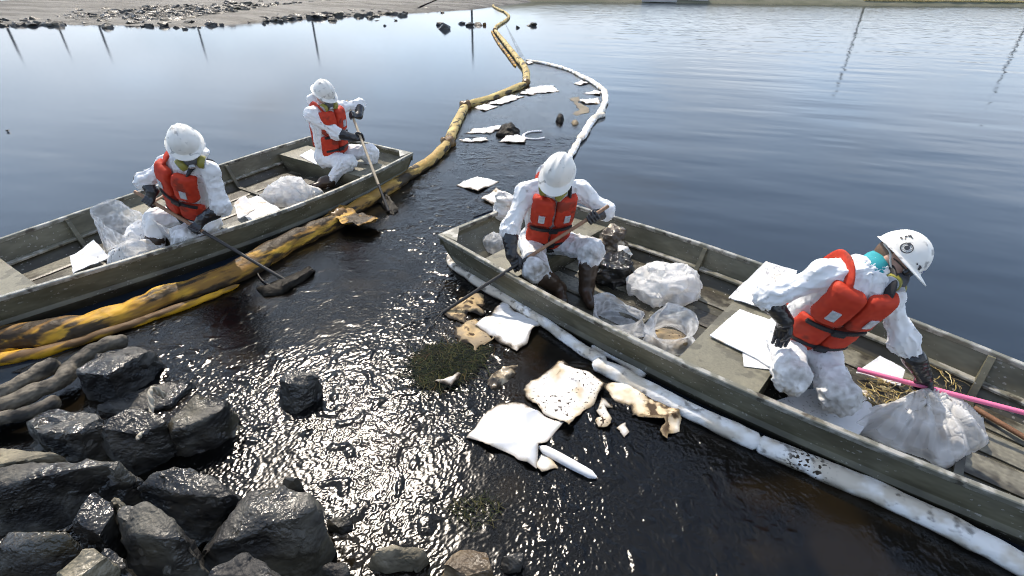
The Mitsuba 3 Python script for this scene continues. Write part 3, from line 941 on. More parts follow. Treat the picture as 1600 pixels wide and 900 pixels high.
for k, (pts, r, z, lab) in enumerate([([(-60, 632), (0, 616), (50, 592), (92, 566)], .055, .13, 'pale grey oily sock boom on the rocks, uppermost of three at the left edge'),
                                      ([(-60, 648), (0, 634), (55, 612), (95, 595), (112, 572), (150, 548), (200, 530)], .055, .11, 'long bent dark grey sock boom between two others at the left edge'),
                                      ([(-60, 668), (0, 656), (50, 644), (95, 625)], .045, .10, 'short dark grey sock boom, lowest of three at the left edge')]):
    P = catmull(px_poly(pts, z), 12)
    P[:, 2] += 0.02 * (2 * meshkit.fbm(P * 3, 2, k) - 1)
    R = np.full(len(P), r)
    R[[0, -1]] *= .4
    R[[1, -2]] *= .8
    single('grey_sock', lab, 'absorbent sock', tube(P, R, 18, disp=wrinkled(r, .014, 12, 80 + k)), 'sock_grey', True)

# ------------------------------------------------------------------ pads and flotsam
PADS = [
    ([(712, 290), (745, 276), (780, 284), (747, 301)], 'pad_white', 'clean white square pad floating alone left of the seated worker\'s white bag', 0),
    ([(752, 312), (775, 296), (800, 305), (790, 324), (768, 320)], 'pad_white', 'white pad half hidden behind the white bag at the right boat bow', 0),
    ([(741, 169), (757, 163), (778, 167), (758, 174)], 'pad_white', 'small white pad at the bend of the yellow boom, nearest the bend', 0),
    ([(760, 163), (785, 153), (800, 149), (820, 151), (795, 160), (782, 164)], 'pad_white', 'long narrow white pad along the far stretch of yellow boom', .03),
    ([(812, 147), (832, 137), (864, 134), (871, 143), (845, 146), (832, 149)], 'pad_white', 'large torn white pad at the far corner of the yellow boom', .05),
    ([(897, 131), (908, 127), (922, 130), (906, 134)], 'pad_white', 'white pad under the far white boom, farthest of three', .02),
    ([(912, 146), (928, 142), (941, 143), (938, 149)], 'pad_white', 'white pad under the far white boom, middle of three', .02),
    ([(904, 157), (936, 154), (938, 162), (916, 163)], 'pad_white', 'white pad under the far white boom, nearest of three', .02),
    ([(820, 98), (828, 96), (834, 99), (826, 101)], 'pad_white', 'tiny white pad where the white boom meets the yellow boom', 0),
    ([(725, 207), (736, 203), (766, 200), (767, 206), (745, 208), (733, 210)], 'pad_white', 'thin half-sunk white pad, upper left of the floating cluster', .05),
    ([(717, 218), (735, 219), (757, 213), (760, 221), (740, 223), (722, 222)], 'pad_white', 'thin half-sunk white pad, lower left of the floating cluster', .06),
    ([(752, 203), (770, 197), (791, 196), (787, 203), (775, 205), (764, 210)], 'pad_white', 'crumpled white pad beside the dark clump in the floating cluster', .05),
    ([(781, 222), (790, 213), (812, 212), (822, 217), (819, 225)], 'pad_white', 'white pad with a dark oily middle below the dark clump', .02),
    ([(742, 513), (768, 494), (784, 472), (812, 488), (846, 508), (833, 522), (822, 540), (806, 551), (775, 533)], 'pad_white', 'large clean white cloth pad floating near the dipped rake of the right boat', .01),
    ([(813, 614), (845, 590), (878, 565), (886, 570), (884, 573), (905, 577), (946, 606), (915, 640), (884, 672), (850, 648)], 'pad_spotted', 'large white pad spotted with brown oil next to the near boom', .02),
    ([(729, 686), (748, 662), (762, 643), (785, 636), (818, 634), (840, 644), (878, 666), (852, 694), (838, 702), (838, 735), (810, 722), (780, 704)], 'pad_white', 'large wrinkled white pad nearest the camera', .01),
    ([(948, 602), (960, 598), (990, 610), (1030, 628), (1066, 647), (1050, 683), (1043, 680), (1036, 662), (1012, 650), (1002, 645), (985, 640), (972, 626), (955, 618)], 'pad_stained', 'torn oil-stained pad tucked against the near white boom', .05),
    ([(925, 642), (945, 628), (955, 634), (957, 664), (944, 668), (930, 658)], 'pad_spotted', 'small blotched pad scrap between two larger pads', .06),
    ([(960, 673), (970, 668), (983, 678), (976, 683)], 'pad_white', 'tiny white scrap right of the blotched pad scrap', .04),
    ([(700, 494), (712, 478), (730, 463), (757, 462), (760, 470), (748, 486), (738, 500), (715, 506)], 'pad_tan', 'crumpled tan soaked pad left of the clean white cloth pad', .06),
    ([(707, 512), (722, 503), (742, 502), (757, 518), (770, 531), (756, 543), (742, 552), (728, 540), (716, 533)], 'pad_tan', 'tan soaked pad just above the green weed clump', .05),
    ([(675, 596), (700, 590), (725, 588), (712, 603), (702, 611), (690, 602)], 'pad_white', 'white pad corner showing under the green weed clump', .02),
    ([(830, 716), (850, 705), (872, 728), (868, 736), (842, 738)], 'pad_spotted', 'dirty folded pad corner beneath the slim white roll', .03),
]
for k, (pts, mat, lab, jag) in enumerate(PADS):
    P = px_poly(pts, 0.012)
    d = np.linalg.norm(P.mean(0) - EYE)
    big = d < 4.5
    m, uv = sheet(P, 0.026, 0.02 if big else .05, 0.003, (0.016 if 'tan' in mat else 0.024) if big else .012, 6.5, 100 + k, jag * (1.6 if big else 2), sink=.012)
    single('absorbent_pad', lab, 'absorbent pad', m, mat + '_soaked', True, uv=uv)
# curled white strip
q = px_poly([(846, 205), (828, 206), (818, 211), (822, 216), (840, 217), (851, 215)], .02)
single('curled_strip', 'curled white strip forming a C in the floating cluster', 'absorbent strip', tube(catmull(q, 6), .022, 8, sz=.6), 'pad_white', True)
q = px_poly([(890, 154), (905, 151), (905, 161), (920, 168), (919, 176), (900, 181), (893, 178), (906, 172), (899, 163)], .01)
struct('foam_scum', sheet(q, .006, .08, .006, .004, 4, 9, .05), 'foam', kind='stuff', label='brown foam scum drifting near the far white boom')


def lump(pts, z, h, seed, mat, name, lab, cat_, amp=.03, f=12, L=.03):
    P = px_poly(pts, z)
    c = P.mean(0)
    top = c + (P - c) * .55 + A([0, 0, h])
    m = refine(hull(np.vstack([P - A([0, 0, .03]), P, top])), L)
    v = m.vertices
    m = tm(v + vnormals(m) * (amp * (2 * meshkit.fbm(v * f, 3, seed) - 1) + amp * .7 * ridged(v, f * 1.6, seed + 1))[:, None], m.faces)
    return single(name, lab, cat_, m, mat, 50)


lump([(778, 212), (782, 202), (800, 200), (812, 207), (802, 214)], .01, .10, 3, 'oily_black', 'oily_clump', 'dark oily clump amid the floating white pads', 'debris', .05)
lump([(869, 190), (874, 184), (880, 187), (877, 193)], .01, .08, 4, 'oily_black', 'oily_clump', 'small black lump below the brown foam scum', 'debris', .03)
lump([(893, 192), (899, 189), (904, 193), (898, 196)], .01, .04, 5, 'pad_tan', 'oily_clump', 'tiny pale brown lump close to the far white boom', 'debris', .02)
lump([(762, 604), (768, 588), (790, 574), (808, 572), (806, 584), (786, 600), (772, 610)], .005, .03, 6, 'bag_dirty', 'soaked_rag', 'brown soaked rag scrap between the weed clump and the spotted pad', 'rag', .014, 20, .015)

# weed clump: many thin blades
def blades(center, spread, n, lmin, lmax, seed, colors, up=0.05, rad=.0035):
    r = np.random.default_rng(seed)
    V, F, C, k = [], [], [], 0
    for i in range(n):
        a = r.uniform(0, 6.283)
        q = np.sqrt(r.random())
        q *= .45 + 1.1 * float(meshkit.fbm(A([math.cos(a) * 1.7, math.sin(a) * 1.7, seed]), 3, seed))
        p = center + spread[0] * q * math.cos(a) + spread[1] * q * math.sin(a) + A([0, 0, .020 + up * (1 - q) * r.random()])
        ang = r.uniform(0, 6.283)
        L = r.uniform(lmin, lmax)
        pts = []
        for t in np.linspace(0, 1, 5):
            pts.append(p.copy())
            ang += r.normal(0, .35)
            p = p + A([math.cos(ang), math.sin(ang), r.normal(0, .12)]) * L / 4
            p[2] = max(p[2], .018)
        m = tube(A(pts), np.linspace(rad, rad * .4, 5), 4, cap=False)
        V.append(m.vertices)
        F.append(m.faces + k)
        k += len(m.vertices)
        c = A(colors[r.integers(len(colors))]) * r.uniform(.6, 1.3)
        C.append(np.repeat(c[None], len(m.vertices), 0))
    return tm(np.vstack(V), np.vstack(F)), np.vstack(C)


GREEN = [(.02, .025, .008), (.05, .06, .016), (.010, .012, .006), (.08, .07, .025)]
wc = at(702, 570, 0)
m, C = blades(wc, (at(755, 563) - wc, at(712, 540) - wc), 2600, .03, .10, 5, GREEN, .045, .0022)
m2, C2 = blades(wc, (1.05 * (at(755, 563) - wc), 1.05 * (at(712, 540) - wc)), 260, .10, .24, 15, GREEN + [(.10, .06, .025)], .03, .0026)
m, C = cat([m, m2]), np.vstack([C, C2])
single('weed_clump', 'tangled dark green weed clump floating between the tan pad and a white pad corner', 'seaweed', m, 'weed', color=C)
wc = RING + A([0, 0, 0])
m, C = blades(wc, (at(785, 795) - wc, at(745, 775) - wc), 150, .03, .09, 6, GREEN, .008, .0018)
single('weed_clump', 'sparse wisp of dark weed with ripples around it near the bottom centre', 'seaweed', m, 'weed', color=C)
STRAW = [(.42, .32, .10), (.28, .20, .07), (.50, .42, .22), (.12, .09, .04)]

# ------------------------------------------------------------------ shoreline rocks
struct('rocky_bank', loft([[[x, y, z] for x in np.linspace(-6, 2.5, 18)] for y, z in ((-4, 1.2), (-1.5, .7), (-.2, .25), (.55, .02), (1.0, -.25))], closed=False), 'rock_wet', label='dark gravel bank beneath the rocks')


def facet(v, seed):
    """Plane-broken relief: each point takes the offset of the nearest of a few scattered seeds."""
    r = np.random.default_rng(seed)
    lo, hi = v.min(0), v.max(0)
    c = r.uniform(lo, hi, (40, 3))
    g = r.normal(size=(40, 3)) * 5
    d = np.linalg.norm(v[:, None] - c[None], axis=2)
    k = d.argmin(1)
    return np.clip(((v - c[k]) * g[k]).sum(1), -1, 1)


def rock(top, zt, low, zb, mat, lab, seed, amp=.019, grow=1.12):
    T = px_poly(top, zt)
    T[:, 2] += .05 * (np.random.default_rng(seed).random(len(T)) - .5)
    B = px_poly(low, zb)
    c = T.mean(0)
    back = c + (T - c) * grow
    back[:, 2] = zb - .06
    mid = c + (T - c) * 1.05
    mid[:, 2] = zt * .55 + zb * .45
    Bd = B.copy()
    Bd[:, 2] -= .08
    m = refine(hull(np.vstack([T, B, back, mid, Bd])), .022)
    trimesh.smoothing.filter_taubin(m, lamb=.5, nu=.5, iterations=1)
    v = m.vertices.copy()
    nrm = vnormals(m)
    cell = ridged(v, 5.5, seed, 2)
    v = v + nrm * (amp * 0.8 * (2 * meshkit.fbm(v * 5, 3, seed) - 1) + amp * 0.9 * facet(v, seed) - amp * 0.8 * np.maximum(cell - .74, 0) * 3 + amp * .7 * (2 * meshkit.fbm(v * 24, 4, seed + 7) - 1))[:, None]
    return single('rock', lab, 'rock', tm(v, m.faces), mat, 27)


ROCKS = [
    ([(123, 584), (160, 552), (205, 538), (234, 541), (222, 556), (170, 590)], .20, [(126, 600), (150, 617), (205, 606), (254, 578), (248, 560)], .0, 'rock_wet', 'black wedge-shaped rock with a glinting top just right of the grey sock booms'),
    ([(45, 655), (85, 634), (148, 645), (168, 664), (120, 682), (60, 678)], .24, [(48, 690), (100, 706), (155, 697)], .06, 'rock_wet', 'rough dark rock directly below the lowest grey sock boom'),
    ([(153, 672), (176, 652), (205, 640), (250, 646), (256, 656), (215, 676)], .26, [(160, 716), (206, 746), (252, 718), (258, 675)], .02, 'rock_wet', 'black blocky rock in deep shade left of the frayed rope'),
    ([(266, 655), (285, 632), (310, 618), (357, 618), (350, 642), (318, 660), (270, 676)], .20, [(266, 708), (300, 705), (335, 682), (360, 640)], .0, 'rock_grey', 'grey-topped rock at the water line right of the frayed rope'),
    ([(434, 592), (450, 578), (478, 577), (495, 586), (480, 600), (446, 602)], .17, [(438, 636), (462, 650), (498, 628), (505, 604)], .0, 'rock_wet', 'round black rock alone in the shining oil'),
    ([(-60, 738), (0, 736), (60, 722), (130, 716), (184, 712), (172, 726), (100, 742), (0, 762)], .46, [(-60, 830), (0, 826), (70, 806), (130, 788), (182, 748)], .22, 'rock_grey', 'large flat-topped rock with a shaded face at the left edge'),
    ([(-40, 700), (0, 695), (60, 703), (100, 712), (60, 722), (0, 730)], .44, [(-40, 738), (0, 740), (90, 722)], .3, 'rock_tan', 'pale tan slab lying behind the large flat-topped rock'),
    ([(-40, 838), (0, 830), (60, 836), (114, 838), (112, 848), (60, 862), (0, 858)], .55, [(-40, 930), (20, 925), (70, 898), (112, 872)], .35, 'rock_grey', 'dark rock with a pale top edge in the bottom left corner'),
    ([(120, 812), (130, 790), (148, 770), (172, 782), (174, 800), (150, 835)], .50, [(118, 842), (130, 858), (165, 855), (176, 826)], .3, 'rock_wet', 'upright pitted black rock second from the bottom left corner'),
    ([(180, 800), (184, 786), (238, 790), (272, 812), (284, 834), (252, 846), (205, 832)], .50, [(182, 850), (205, 886), (262, 898), (296, 868), (300, 848)], .28, 'rock_grey', 'pale grey broken rock left of the wide shaded boulder'),
    ([(214, 758), (240, 742), (275, 736), (330, 742), (366, 768), (340, 776), (270, 770)], .36, [(222, 790), (258, 815), (310, 834), (364, 808), (372, 780)], .12, 'rock_wet', 'broad dark rock with a gravelly glinting crest'),
    ([(372, 780), (384, 766), (440, 758), (484, 770), (496, 790), (470, 812), (400, 818), (350, 835), (325, 850)], .36, [(310, 872), (345, 895), (420, 920), (492, 912), (510, 862), (505, 810)], .02, 'rock_grey', 'wide boulder with a grey cracked top and black shaded front at bottom centre left'),
    ([(318, 900), (345, 878), (380, 863), (412, 868), (432, 900), (420, 925), (350, 925)], .50, [(310, 940), (430, 945)], .3, 'rock_grey', 'grey rounded rock cut by the bottom edge in front of the wide boulder'),
    ([(512, 812), (524, 806), (546, 806), (550, 818), (528, 826)], .05, [(514, 836), (535, 842), (552, 828)], .0, 'rock_wet', 'small half-sunk rock right of the wide boulder'),
    ([(582, 864), (605, 852), (640, 852), (666, 860), (650, 872), (600, 876)], .10, [(574, 886), (610, 896), (662, 884)], .0, 'rock_tan', 'low olive tan rock at the bottom edge left of the brown pointed rock'),
    ([(692, 885), (712, 860), (742, 855), (764, 872), (768, 895), (730, 905)], .22, [(680, 935), (720, 945), (770, 930)], .05, 'rock_brown', 'brown pointed rock cut by the bottom edge'),
    ([(500, 890), (520, 880), (540, 884), (545, 900), (520, 912)], .16, [(500, 930), (545, 930)], .0, 'rock_grey', 'small rock at the bottom edge right of the wide boulder'),
    ([(782, 872), (800, 862), (818, 868), (816, 884), (795, 890)], .05, [(782, 898), (812, 900)], .0, 'rock_wet', 'small black rock right of the brown pointed rock'),
    ([(86, 900), (112, 876), (142, 856), (164, 864), (140, 890), (110, 915)], .60, [(90, 930), (150, 925), (170, 890)], .4, 'rock_tan', 'sharp tan slab edge rising between two rocks in the bottom left'),
    ([(150, 872), (165, 858), (188, 862), (196, 884), (170, 898)], .50, [(150, 915), (195, 912)], .3, 'rock_wet', 'small black rock beside the sharp tan slab edge'),
    ([(440, 752), (446, 744), (460, 740), (470, 744), (458, 752)], .30, [(440, 765), (470, 762)], .1, 'rock_grey', 'little stone perched at the back of the wide boulder'),
    ([(174, 790), (180, 780), (192, 784), (190, 794)], .46, [(176, 800), (192, 800)], .35, 'rock_tan', 'fist-sized pale stone above the pale grey broken rock'),
    ([(150, 628), (185, 612), (230, 600), (262, 602), (300, 596), (262, 630), (200, 642)], .05, [(160, 650), (240, 648), (290, 618)], -.03, 'rock_wet', 'low glinting gravelly ledge behind the blocky black rock'),
    ([(190, 755), (205, 745), (220, 752), (210, 766)], .28, [(192, 776), (215, 776)], .15, 'rock_wet', 'small dark stone left of the broad dark rock'),
]
for k, (top, zt, low, zb, mat, lab) in enumerate(ROCKS):
    rock(top, zt, low, zb, mat, lab, 300 + k)
q = px_poly([(268, 642), (262, 660), (257, 678), (252, 695), (248, 715), (244, 735)], .0)
q[:, 2] = [.12, .26, .2, .16, .2, .25]
q = catmull(q, 10)
strands = []
for s in range(3):
    ph = np.linspace(0, 26, len(q)) + s * 2.094
    strands.append(tube(q + .008 * np.c_[np.cos(ph), np.sin(ph), np.sin(ph + 1)], .008, 6))
single('frayed_rope', 'frayed pale rope hanging between the black blocky rock and the grey-topped rock', 'rope', cat(strands), 'rope_mat', True)

# ------------------------------------------------------------------ loads in the boats
def crumple(c, r, seed, amp=.05, f=7, h=.014, squash=None, R=None, film=0.0):
    """A bundled bag: an ellipsoid knocked about by ridged creases."""
    m = nets(ell(c, r, R), A(c) - max(r) * 1.25, A(c) + max(r) * 1.25, h)
    v = m.vertices
    q = v + .05 * np.stack([meshkit.fbm(v * 6 + 9 * k, 2, seed + k) for k in range(3)], 1)
    d = amp * (2.0 * (meshkit.fbm(v * f * .5, 2, seed) - .5) + 1.5 * (ridged(q, f * .75, seed + 2, 1) ** 2 - .4) + .8 * (ridged(q, f * 1.7, seed + 4, 1) ** 3 - .3) + .3 * (ridged(v, f * 4, seed + 6, 1) - .5))
    if film:
        d = d * .55 + film * facet(v, seed)
    v = v + vnormals(m) * d[:, None]
    return tm(v, m.faces)


def film_bag(low, top, seed, amp=.03, f=8):
    """An open plastic bag: rings from a base outline up to its mouth, creased."""
    Bq, T = A(low, float), A(top, float)
    k = 56
    ring = lambda P: catmull(np.vstack([P, P[:1]]), 40)
    def res(P):
        L = np.r_[0, np.cumsum(np.linalg.norm(np.diff(P, axis=0), axis=1))]
        q = np.linspace(0, L[-1], k, endpoint=False)
        return np.stack([np.interp(q, L, P[:, i]) for i in range(3)], 1)
    b, t = res(ring(Bq)), res(ring(T))
    c = b.mean(0)
    rings = [c + (b - c) * s for s in (.02, .5)] + [b * (1 - s) + t * s for s in np.linspace(0, 1, 22)]
    m = loft(rings)
    v = m.vertices
    w = np.repeat(np.r_[.2, .4, np.linspace(.5, 1, 22)], k)
    v = v + vnormals(m) * (w * amp * (2.4 * (meshkit.fbm(v * f * .7, 3, seed) - .5) + 1.2 * (ridged(v, f, seed + 2) - .5)))[:, None]
    return tm(v, m.faces)


def pz(*pts):
    return A([at(x, y, z) for x, y, z in pts])


def drape(corners, n=18, amp=.02, seed=0, sag=0.0, thick=.006):
    """A limp quadrilateral cloth through four 3-D corners."""
    a, b, c, d = A(corners)
    u, v = np.meshgrid(np.linspace(0, 1, n), np.linspace(0, 1, n), indexing='ij')
    P = (a * ((1 - u) * (1 - v))[..., None] + b * (u * (1 - v))[..., None] + c * (u * v)[..., None] + d * ((1 - u) * v)[..., None])
    P[..., 2] += -sag * 16 * u * (1 - u) * v * (1 - v) + amp * (2.4 * (meshkit.fbm(P * 7, 3, seed) - .5) + ridged(P, 5, seed + 1))
    V = P.reshape(-1, 3)
    i, j = np.meshgrid(np.arange(n - 1), np.arange(n - 1), indexing='ij')
    q = np.stack([i * n + j, (i + 1) * n + j, (i + 1) * n + j + 1, i * n + j + 1], -1).reshape(-1, 4)
    F = np.vstack([q[:, [0, 1, 2]], q[:, [0, 2, 3]]])
    return tm(np.vstack([V, V - A([0, 0, thick])]), np.vstack([F, F[:, ::-1] + n * n]))


# left boat
single('plastic_bag', 'open clear plastic bag with oily waste in the left boat beside the seated worker', 'plastic bag',
       film_bag(pz((165, 402, .03), (215, 384, .03), (270, 388, .03), (262, 415, .03), (200, 428, .03)), pz((139, 326, .38), (182, 312, .42), (235, 340, .42), (291, 371, .34), (258, 388, .30), (205, 372, .34), (160, 352, .36)), 3), 'film_clear', True)
m = crumple(at(214, 398, .10), (.19, .15, .11), 31, .035)
single('oily_waste', 'heap of oily white waste inside the open clear bag of the left boat', 'waste', m, 'pad_spotted', 50)
m = crumple(at(232, 372, .16), (.13, .10, .13), 33, .035)
single('oily_waste', 'clean white lump of waste at the back of the open clear bag', 'waste', m, 'pad_dry', 50)
single('absorbent_pad', 'folded white pad on the left boat floor left of the open clear bag', 'absorbent pad', drape(pz((110, 402, .10), (148, 378, .16), (172, 405, .10), (116, 430, .10)), amp=.03, seed=4), 'pad_dry', True)
m = crumple(at(447, 303, .12), (.24, .20, .15), 35, .085, 6, film=.028)
single('waste_bag', 'crumpled white plastic bag lying in the middle of the left boat', 'plastic bag', m, 'film_white', 35)
m = crumple(at(447, 306, .09), (.16, .125, .08), 36, .035, 6)
single('oily_waste', 'pale waste inside the crumpled white bag of the left boat', 'waste', m, 'pad_dry', 50)
for k, (x, y, dx, dy) in enumerate(((440, 268, -4, -16), (468, 274, 10, -10))):
    c, e = at(x, y + 14, .24), at(x + dx, y + dy + 10, .34)
m2 = crumple(at(487, 302, .07), (.13, .10, .07), 38, .03)
single('waste_bag', 'small flat white bag touching the right end of the crumpled white bag', 'plastic bag', m2, 'bag_white', 50)
single('absorbent_pad', 'dull white pad spread between the crumpled white bag and the seated worker', 'absorbent pad', drape(pz((365, 322, .14), (402, 306, .14), (440, 330, .10), (395, 352, .10)), amp=.02, seed=8), 'pad_dry', True)
single('absorbent_pad', 'white pad lying on the forward seat behind the standing-pole worker', 'absorbent pad', drape(pz((468, 243, .232), (486, 233, .232), (506, 248, .232), (494, 257, .232)), 8, .004, 3), 'pad_dry', True)
single('absorbent_pad', 'bright white crumpled pad just behind the seated left worker\'s elbow', 'absorbent pad', drape(pz((366, 318, .26), (385, 312, .26), (400, 330, .22), (372, 342, .22)), amp=.03, seed=12), 'pad_dry', True)

# right boat
m = crumple(at(1038, 446, .13), (.27, .21, .15), 41, .055, 5.5, film=.026)
single('waste_bag', 'full white plastic bag in the middle of the right boat', 'plastic bag', m, 'film_white', 35)
m = crumple(at(1038, 448, .10), (.19, .145, .085), 42, .03, 5.5)
single('oily_waste', 'white soiled waste filling the full white bag of the right boat', 'waste', m, 'pad_spotted', 50)
single('plastic_bag', 'bluish clear plastic bag left of the open clear bag in the right boat', 'plastic bag',
       film_bag(pz((925, 505, .03), (950, 485, .03), (1000, 500, .03), (1010, 525, .03), (965, 530, .03)), pz((928, 462, .22), (950, 455, .25), (975, 468, .22), (1008, 488, .18), (985, 512, .15), (935, 500, .18)), 5, .035), 'film_clear', True)
single('plastic_bag', 'open clear plastic bag leaning against the middle seat of the right boat', 'plastic bag',
       film_bag(pz((1000, 535, .03), (1040, 510, .03), (1085, 530, .03), (1070, 556, .03), (1030, 552, .03)), pz((1040, 472, .27), (1065, 478, .27), (1090, 494, .25), (1085, 525, .21), (1045, 530, .19), (1008, 522, .19), (1012, 500, .22)), 7, .02), 'film_clear', True)
m = crumple(at(1045, 530, .06), (.12, .10, .05), 43, .02)
single('oily_waste', 'dull yellowish waste in the bottom of the open clear bag of the right boat', 'waste', m, 'pad_tan', 50)
m = crumple(at(953, 380, .22), (.11, .10, .12), 44, .05, 10)
single('waste_bag', 'small brown-smeared plastic bag against the far side beside the seated worker', 'plastic bag', m, 'bag_dirty', 50)
m = crumple(at(962, 425, .11), (.15, .13, .13), 46, .055, 9)
single('waste_bag', 'black shiny waste bag below the brown-smeared bag', 'plastic bag', m, 'bag_black', 50)
m = crumple(at(974, 398, .20), (.05, .05, .06), 47, .03, 12)
single('soaked_rag', 'pale rag stuffed on top of the black waste bag', 'rag', m, 'bag_white', 50)
m = crumple(at(772, 384, .09), (.12, .11, .09), 48, .05, 9, film=.02)
single('plastic_bag', 'grubby clear plastic bag in the bow corner of the right boat', 'plastic bag', m, 'film_clear', True)
m = crumple(at(787, 322, .34), (.10, .09, .17), 49, .045, 7, film=.02)
single('waste_bag', 'white cloth bag hanging over the far bow edge behind the seated worker', 'plastic bag', m, 'bag_white', 50)
single('absorbent_pad', 'white pad covering the top of the middle seat of the right boat', 'absorbent pad', sheet(px_poly([(1108, 527), (1132, 505), (1155, 486), (1190, 498), (1222, 512), (1235, 545), (1218, 588), (1180, 562), (1145, 545)], .21), .216, .025, .007, .006, 5, 61), 'pad_dry', True)
single('absorbent_pad', 'white pad hanging over the edge of the middle seat below the other', 'absorbent pad', sheet(px_poly([(1160, 552), (1185, 562), (1222, 585), (1200, 578), (1162, 573)], .208), .209, .02, .004, .003, 5, 62), 'pad_dry', True)
single('absorbent_pad', 'white pad leaning on the far side behind the bending worker', 'absorbent pad', drape(pz((1138, 466, .215), (1196, 411, .34), (1245, 425, .36), (1222, 492, .24)), 16, .02, 14, .03), 'pad_dry', True)
single('absorbent_pad', 'large white sheet spread on the boat floor under the bending worker\'s knees', 'absorbent pad', sheet(px_poly([(1213, 628), (1255, 612), (1300, 610), (1355, 612), (1364, 650), (1335, 690), (1300, 680), (1262, 655)], .05), .05, .025, .006, .012, 5, 63), 'pad_dry', True)
single('absorbent_pad', 'white pad under the pink handle beyond the bending worker', 'absorbent pad', drape(pz((1336, 585, .06), (1375, 556, .14), (1412, 582, .10), (1405, 606, .06)), 14, .02, 15), 'pad_dry', True)
wc = at(1395, 618, .05)
m, C = blades(wc, (at(1445, 628, .05) - wc, at(1400, 590, .05) - wc), 150, .04, .12, 9, STRAW, .05, .004)
single('reed_heap', 'heap of yellow broken reeds on the right boat floor', 'reeds', m, 'reed', color=C)
wc = at(1468, 592, .05)
m, C = blades(wc, (at(1500, 612, .05) - wc, at(1470, 575, .05) - wc), 40, .06, .16, 10, STRAW, .06, .0035)
single('reed_heap', 'few loose straw stalks along the far floor of the right boat', 'reeds', m, 'reed', color=C)

# big translucent bag in the foreground of the right boat
O = [(1312, 664), (1345, 640), (1385, 630), (1425, 615), (1470, 622), (1512, 640), (1532, 662), (1554, 690), (1520, 712), (1480, 733), (1430, 712), (1370, 690)]
P = pz(*[(x, y, .05) for x, y in O])
c = P.mean(0)
rings = []
for s, z in ((1.0, .03), (1.0, .05), (.95, .08), (.8, .11), (.62, .14), (.4, .15), (.2, .15), (.02, .15)):
    q = catmull(np.vstack([P, P[:1]]), 8)[:-1]
    q = c + (q - c) * s * .93
    q[:, 2] = z
    rings.append(q)
m = loft(rings)
m = refine(tm(m.vertices, m.faces), .02)
v = m.vertices
rad = np.linalg.norm((v - c)[:, :2], axis=1)
ang = np.arctan2(v[:, 1] - c[1], v[:, 0] - c[0])
apex = at(1428, 612, .1)
ra = np.linalg.norm((v - apex)[:, :2], axis=1)
an = np.arctan2(v[:, 1] - apex[1], v[:, 0] - apex[0])
v[:, 2] = np.where(v[:, 2] > .05, .05 + (v[:, 2] - .05) * np.clip(1.75 - ra * 2.0, .35, 1.6), v[:, 2])
tri = lambda q: 1 - np.abs(2 * (q - np.floor(q)) - 1)
wob = .5 * meshkit.fbm(v * 4, 2, 3)
v = v + A([0, 0, 1]) * (.055 * (tri(an * 2.3 + wob) ** 1.5 - .4) * np.clip(ra / .25, 0, 1) + .022 * (tri(an * 5.9 + 1.5 * wob + ra * 2) - .5) + .03 * (meshkit.fbm(v * 3.5, 2, 8) - .5))[:, None] * np.clip(v[:, 2:] / .08, 0, 1)
single('plastic_bag', 'large milky plastic bag in the foreground end of the right boat', 'plastic bag', tm(v, m.faces), 'film_white', True)
m = crumple(at(1468, 672, .045), (.11, .09, .035), 52, .015)
single('oily_waste', 'brownish waste showing through the large milky bag', 'waste', m, 'pad_tan', 50)
single('rusty_pipe', 'rusty brown pipe lying beside the far floor of the right boat', 'pipe', rod(at(1522, 637, .07), at(1680, 730, .07), .016), 'rust', 40)

# ------------------------------------------------------------------ people
def hand(h, e, ax, s=1, r=.0110, open_=0.0, length=.13):
    """A gloved hand closed round an axis ax through h, coming from the elbow side e: palm, four fingers, thumb, flared cuff."""
    h, e, ax = A(h), A(e), unit(ax)
    w = h - e
    w = unit(w - ax * (w @ ax) * .85)
    c = unit(np.cross(ax, w)) * s
    P = lambda i, a, b: h + ax * i + w * a + c * b
    R = A([unit(ax - w * (ax @ w)), w, unit(np.cross(unit(ax - w * (ax @ w)), w))])
    fs = [rb(P(0, -.048, .012), (.043, .045, .017), .015, R)]
    lens = (.92, 1.04, 1.0, .82)
    fing = []
    for k in range(4):
        i = (k - 1.5) * .0225
        L = lens[k]
        o = open_
        pts = [P(i, -.012, .018), P(i * 1.05, .018 + .02 * o, .031 * (1 - o) + .01), P(i * 1.05, (.036 + .035 * o) * L, .016 - .0 * o), P(i, (.030 + .075 * o) * L, -.012 - .012 * o)]
        fing += [rc(pts[q], pts[q + 1], r * (1.12 - .08 * q), r * (1.04 - .08 * q)) for q in range(3)]
    th = [P(.036, -.055, -.002), P(.044, -.022, -.024), P(.026, .012, -.030), P(.012, .026 + .02 * open_, -.022)]
    fing += [rc(th[q], th[q + 1], .0155 - .0015 * q, .014 - .0015 * q) for q in range(3)]
    wr = h - w * .09
    back = unit(e - wr)
    cuff = [rc(h - w * .07, wr, .034, .036), rc(wr, wr + back * length, .042, .060)]
    f = union([union(fs + cuff, .02), union(fing, .004)], .008)
    lo = np.minimum(h, wr + back * length) - .12
    hi = np.maximum(h, wr + back * length) + .12
    m = nets(f, lo, hi, .0045)
    v = m.vertices
    far = np.clip(np.linalg.norm(v - h, axis=1) / .12 - .6, 0, 1)
    v = v + vnormals(m) * (far * .009 * (ridged(v, 22, 3) - .5))[:, None]
    return tm(v, m.faces), wr, back


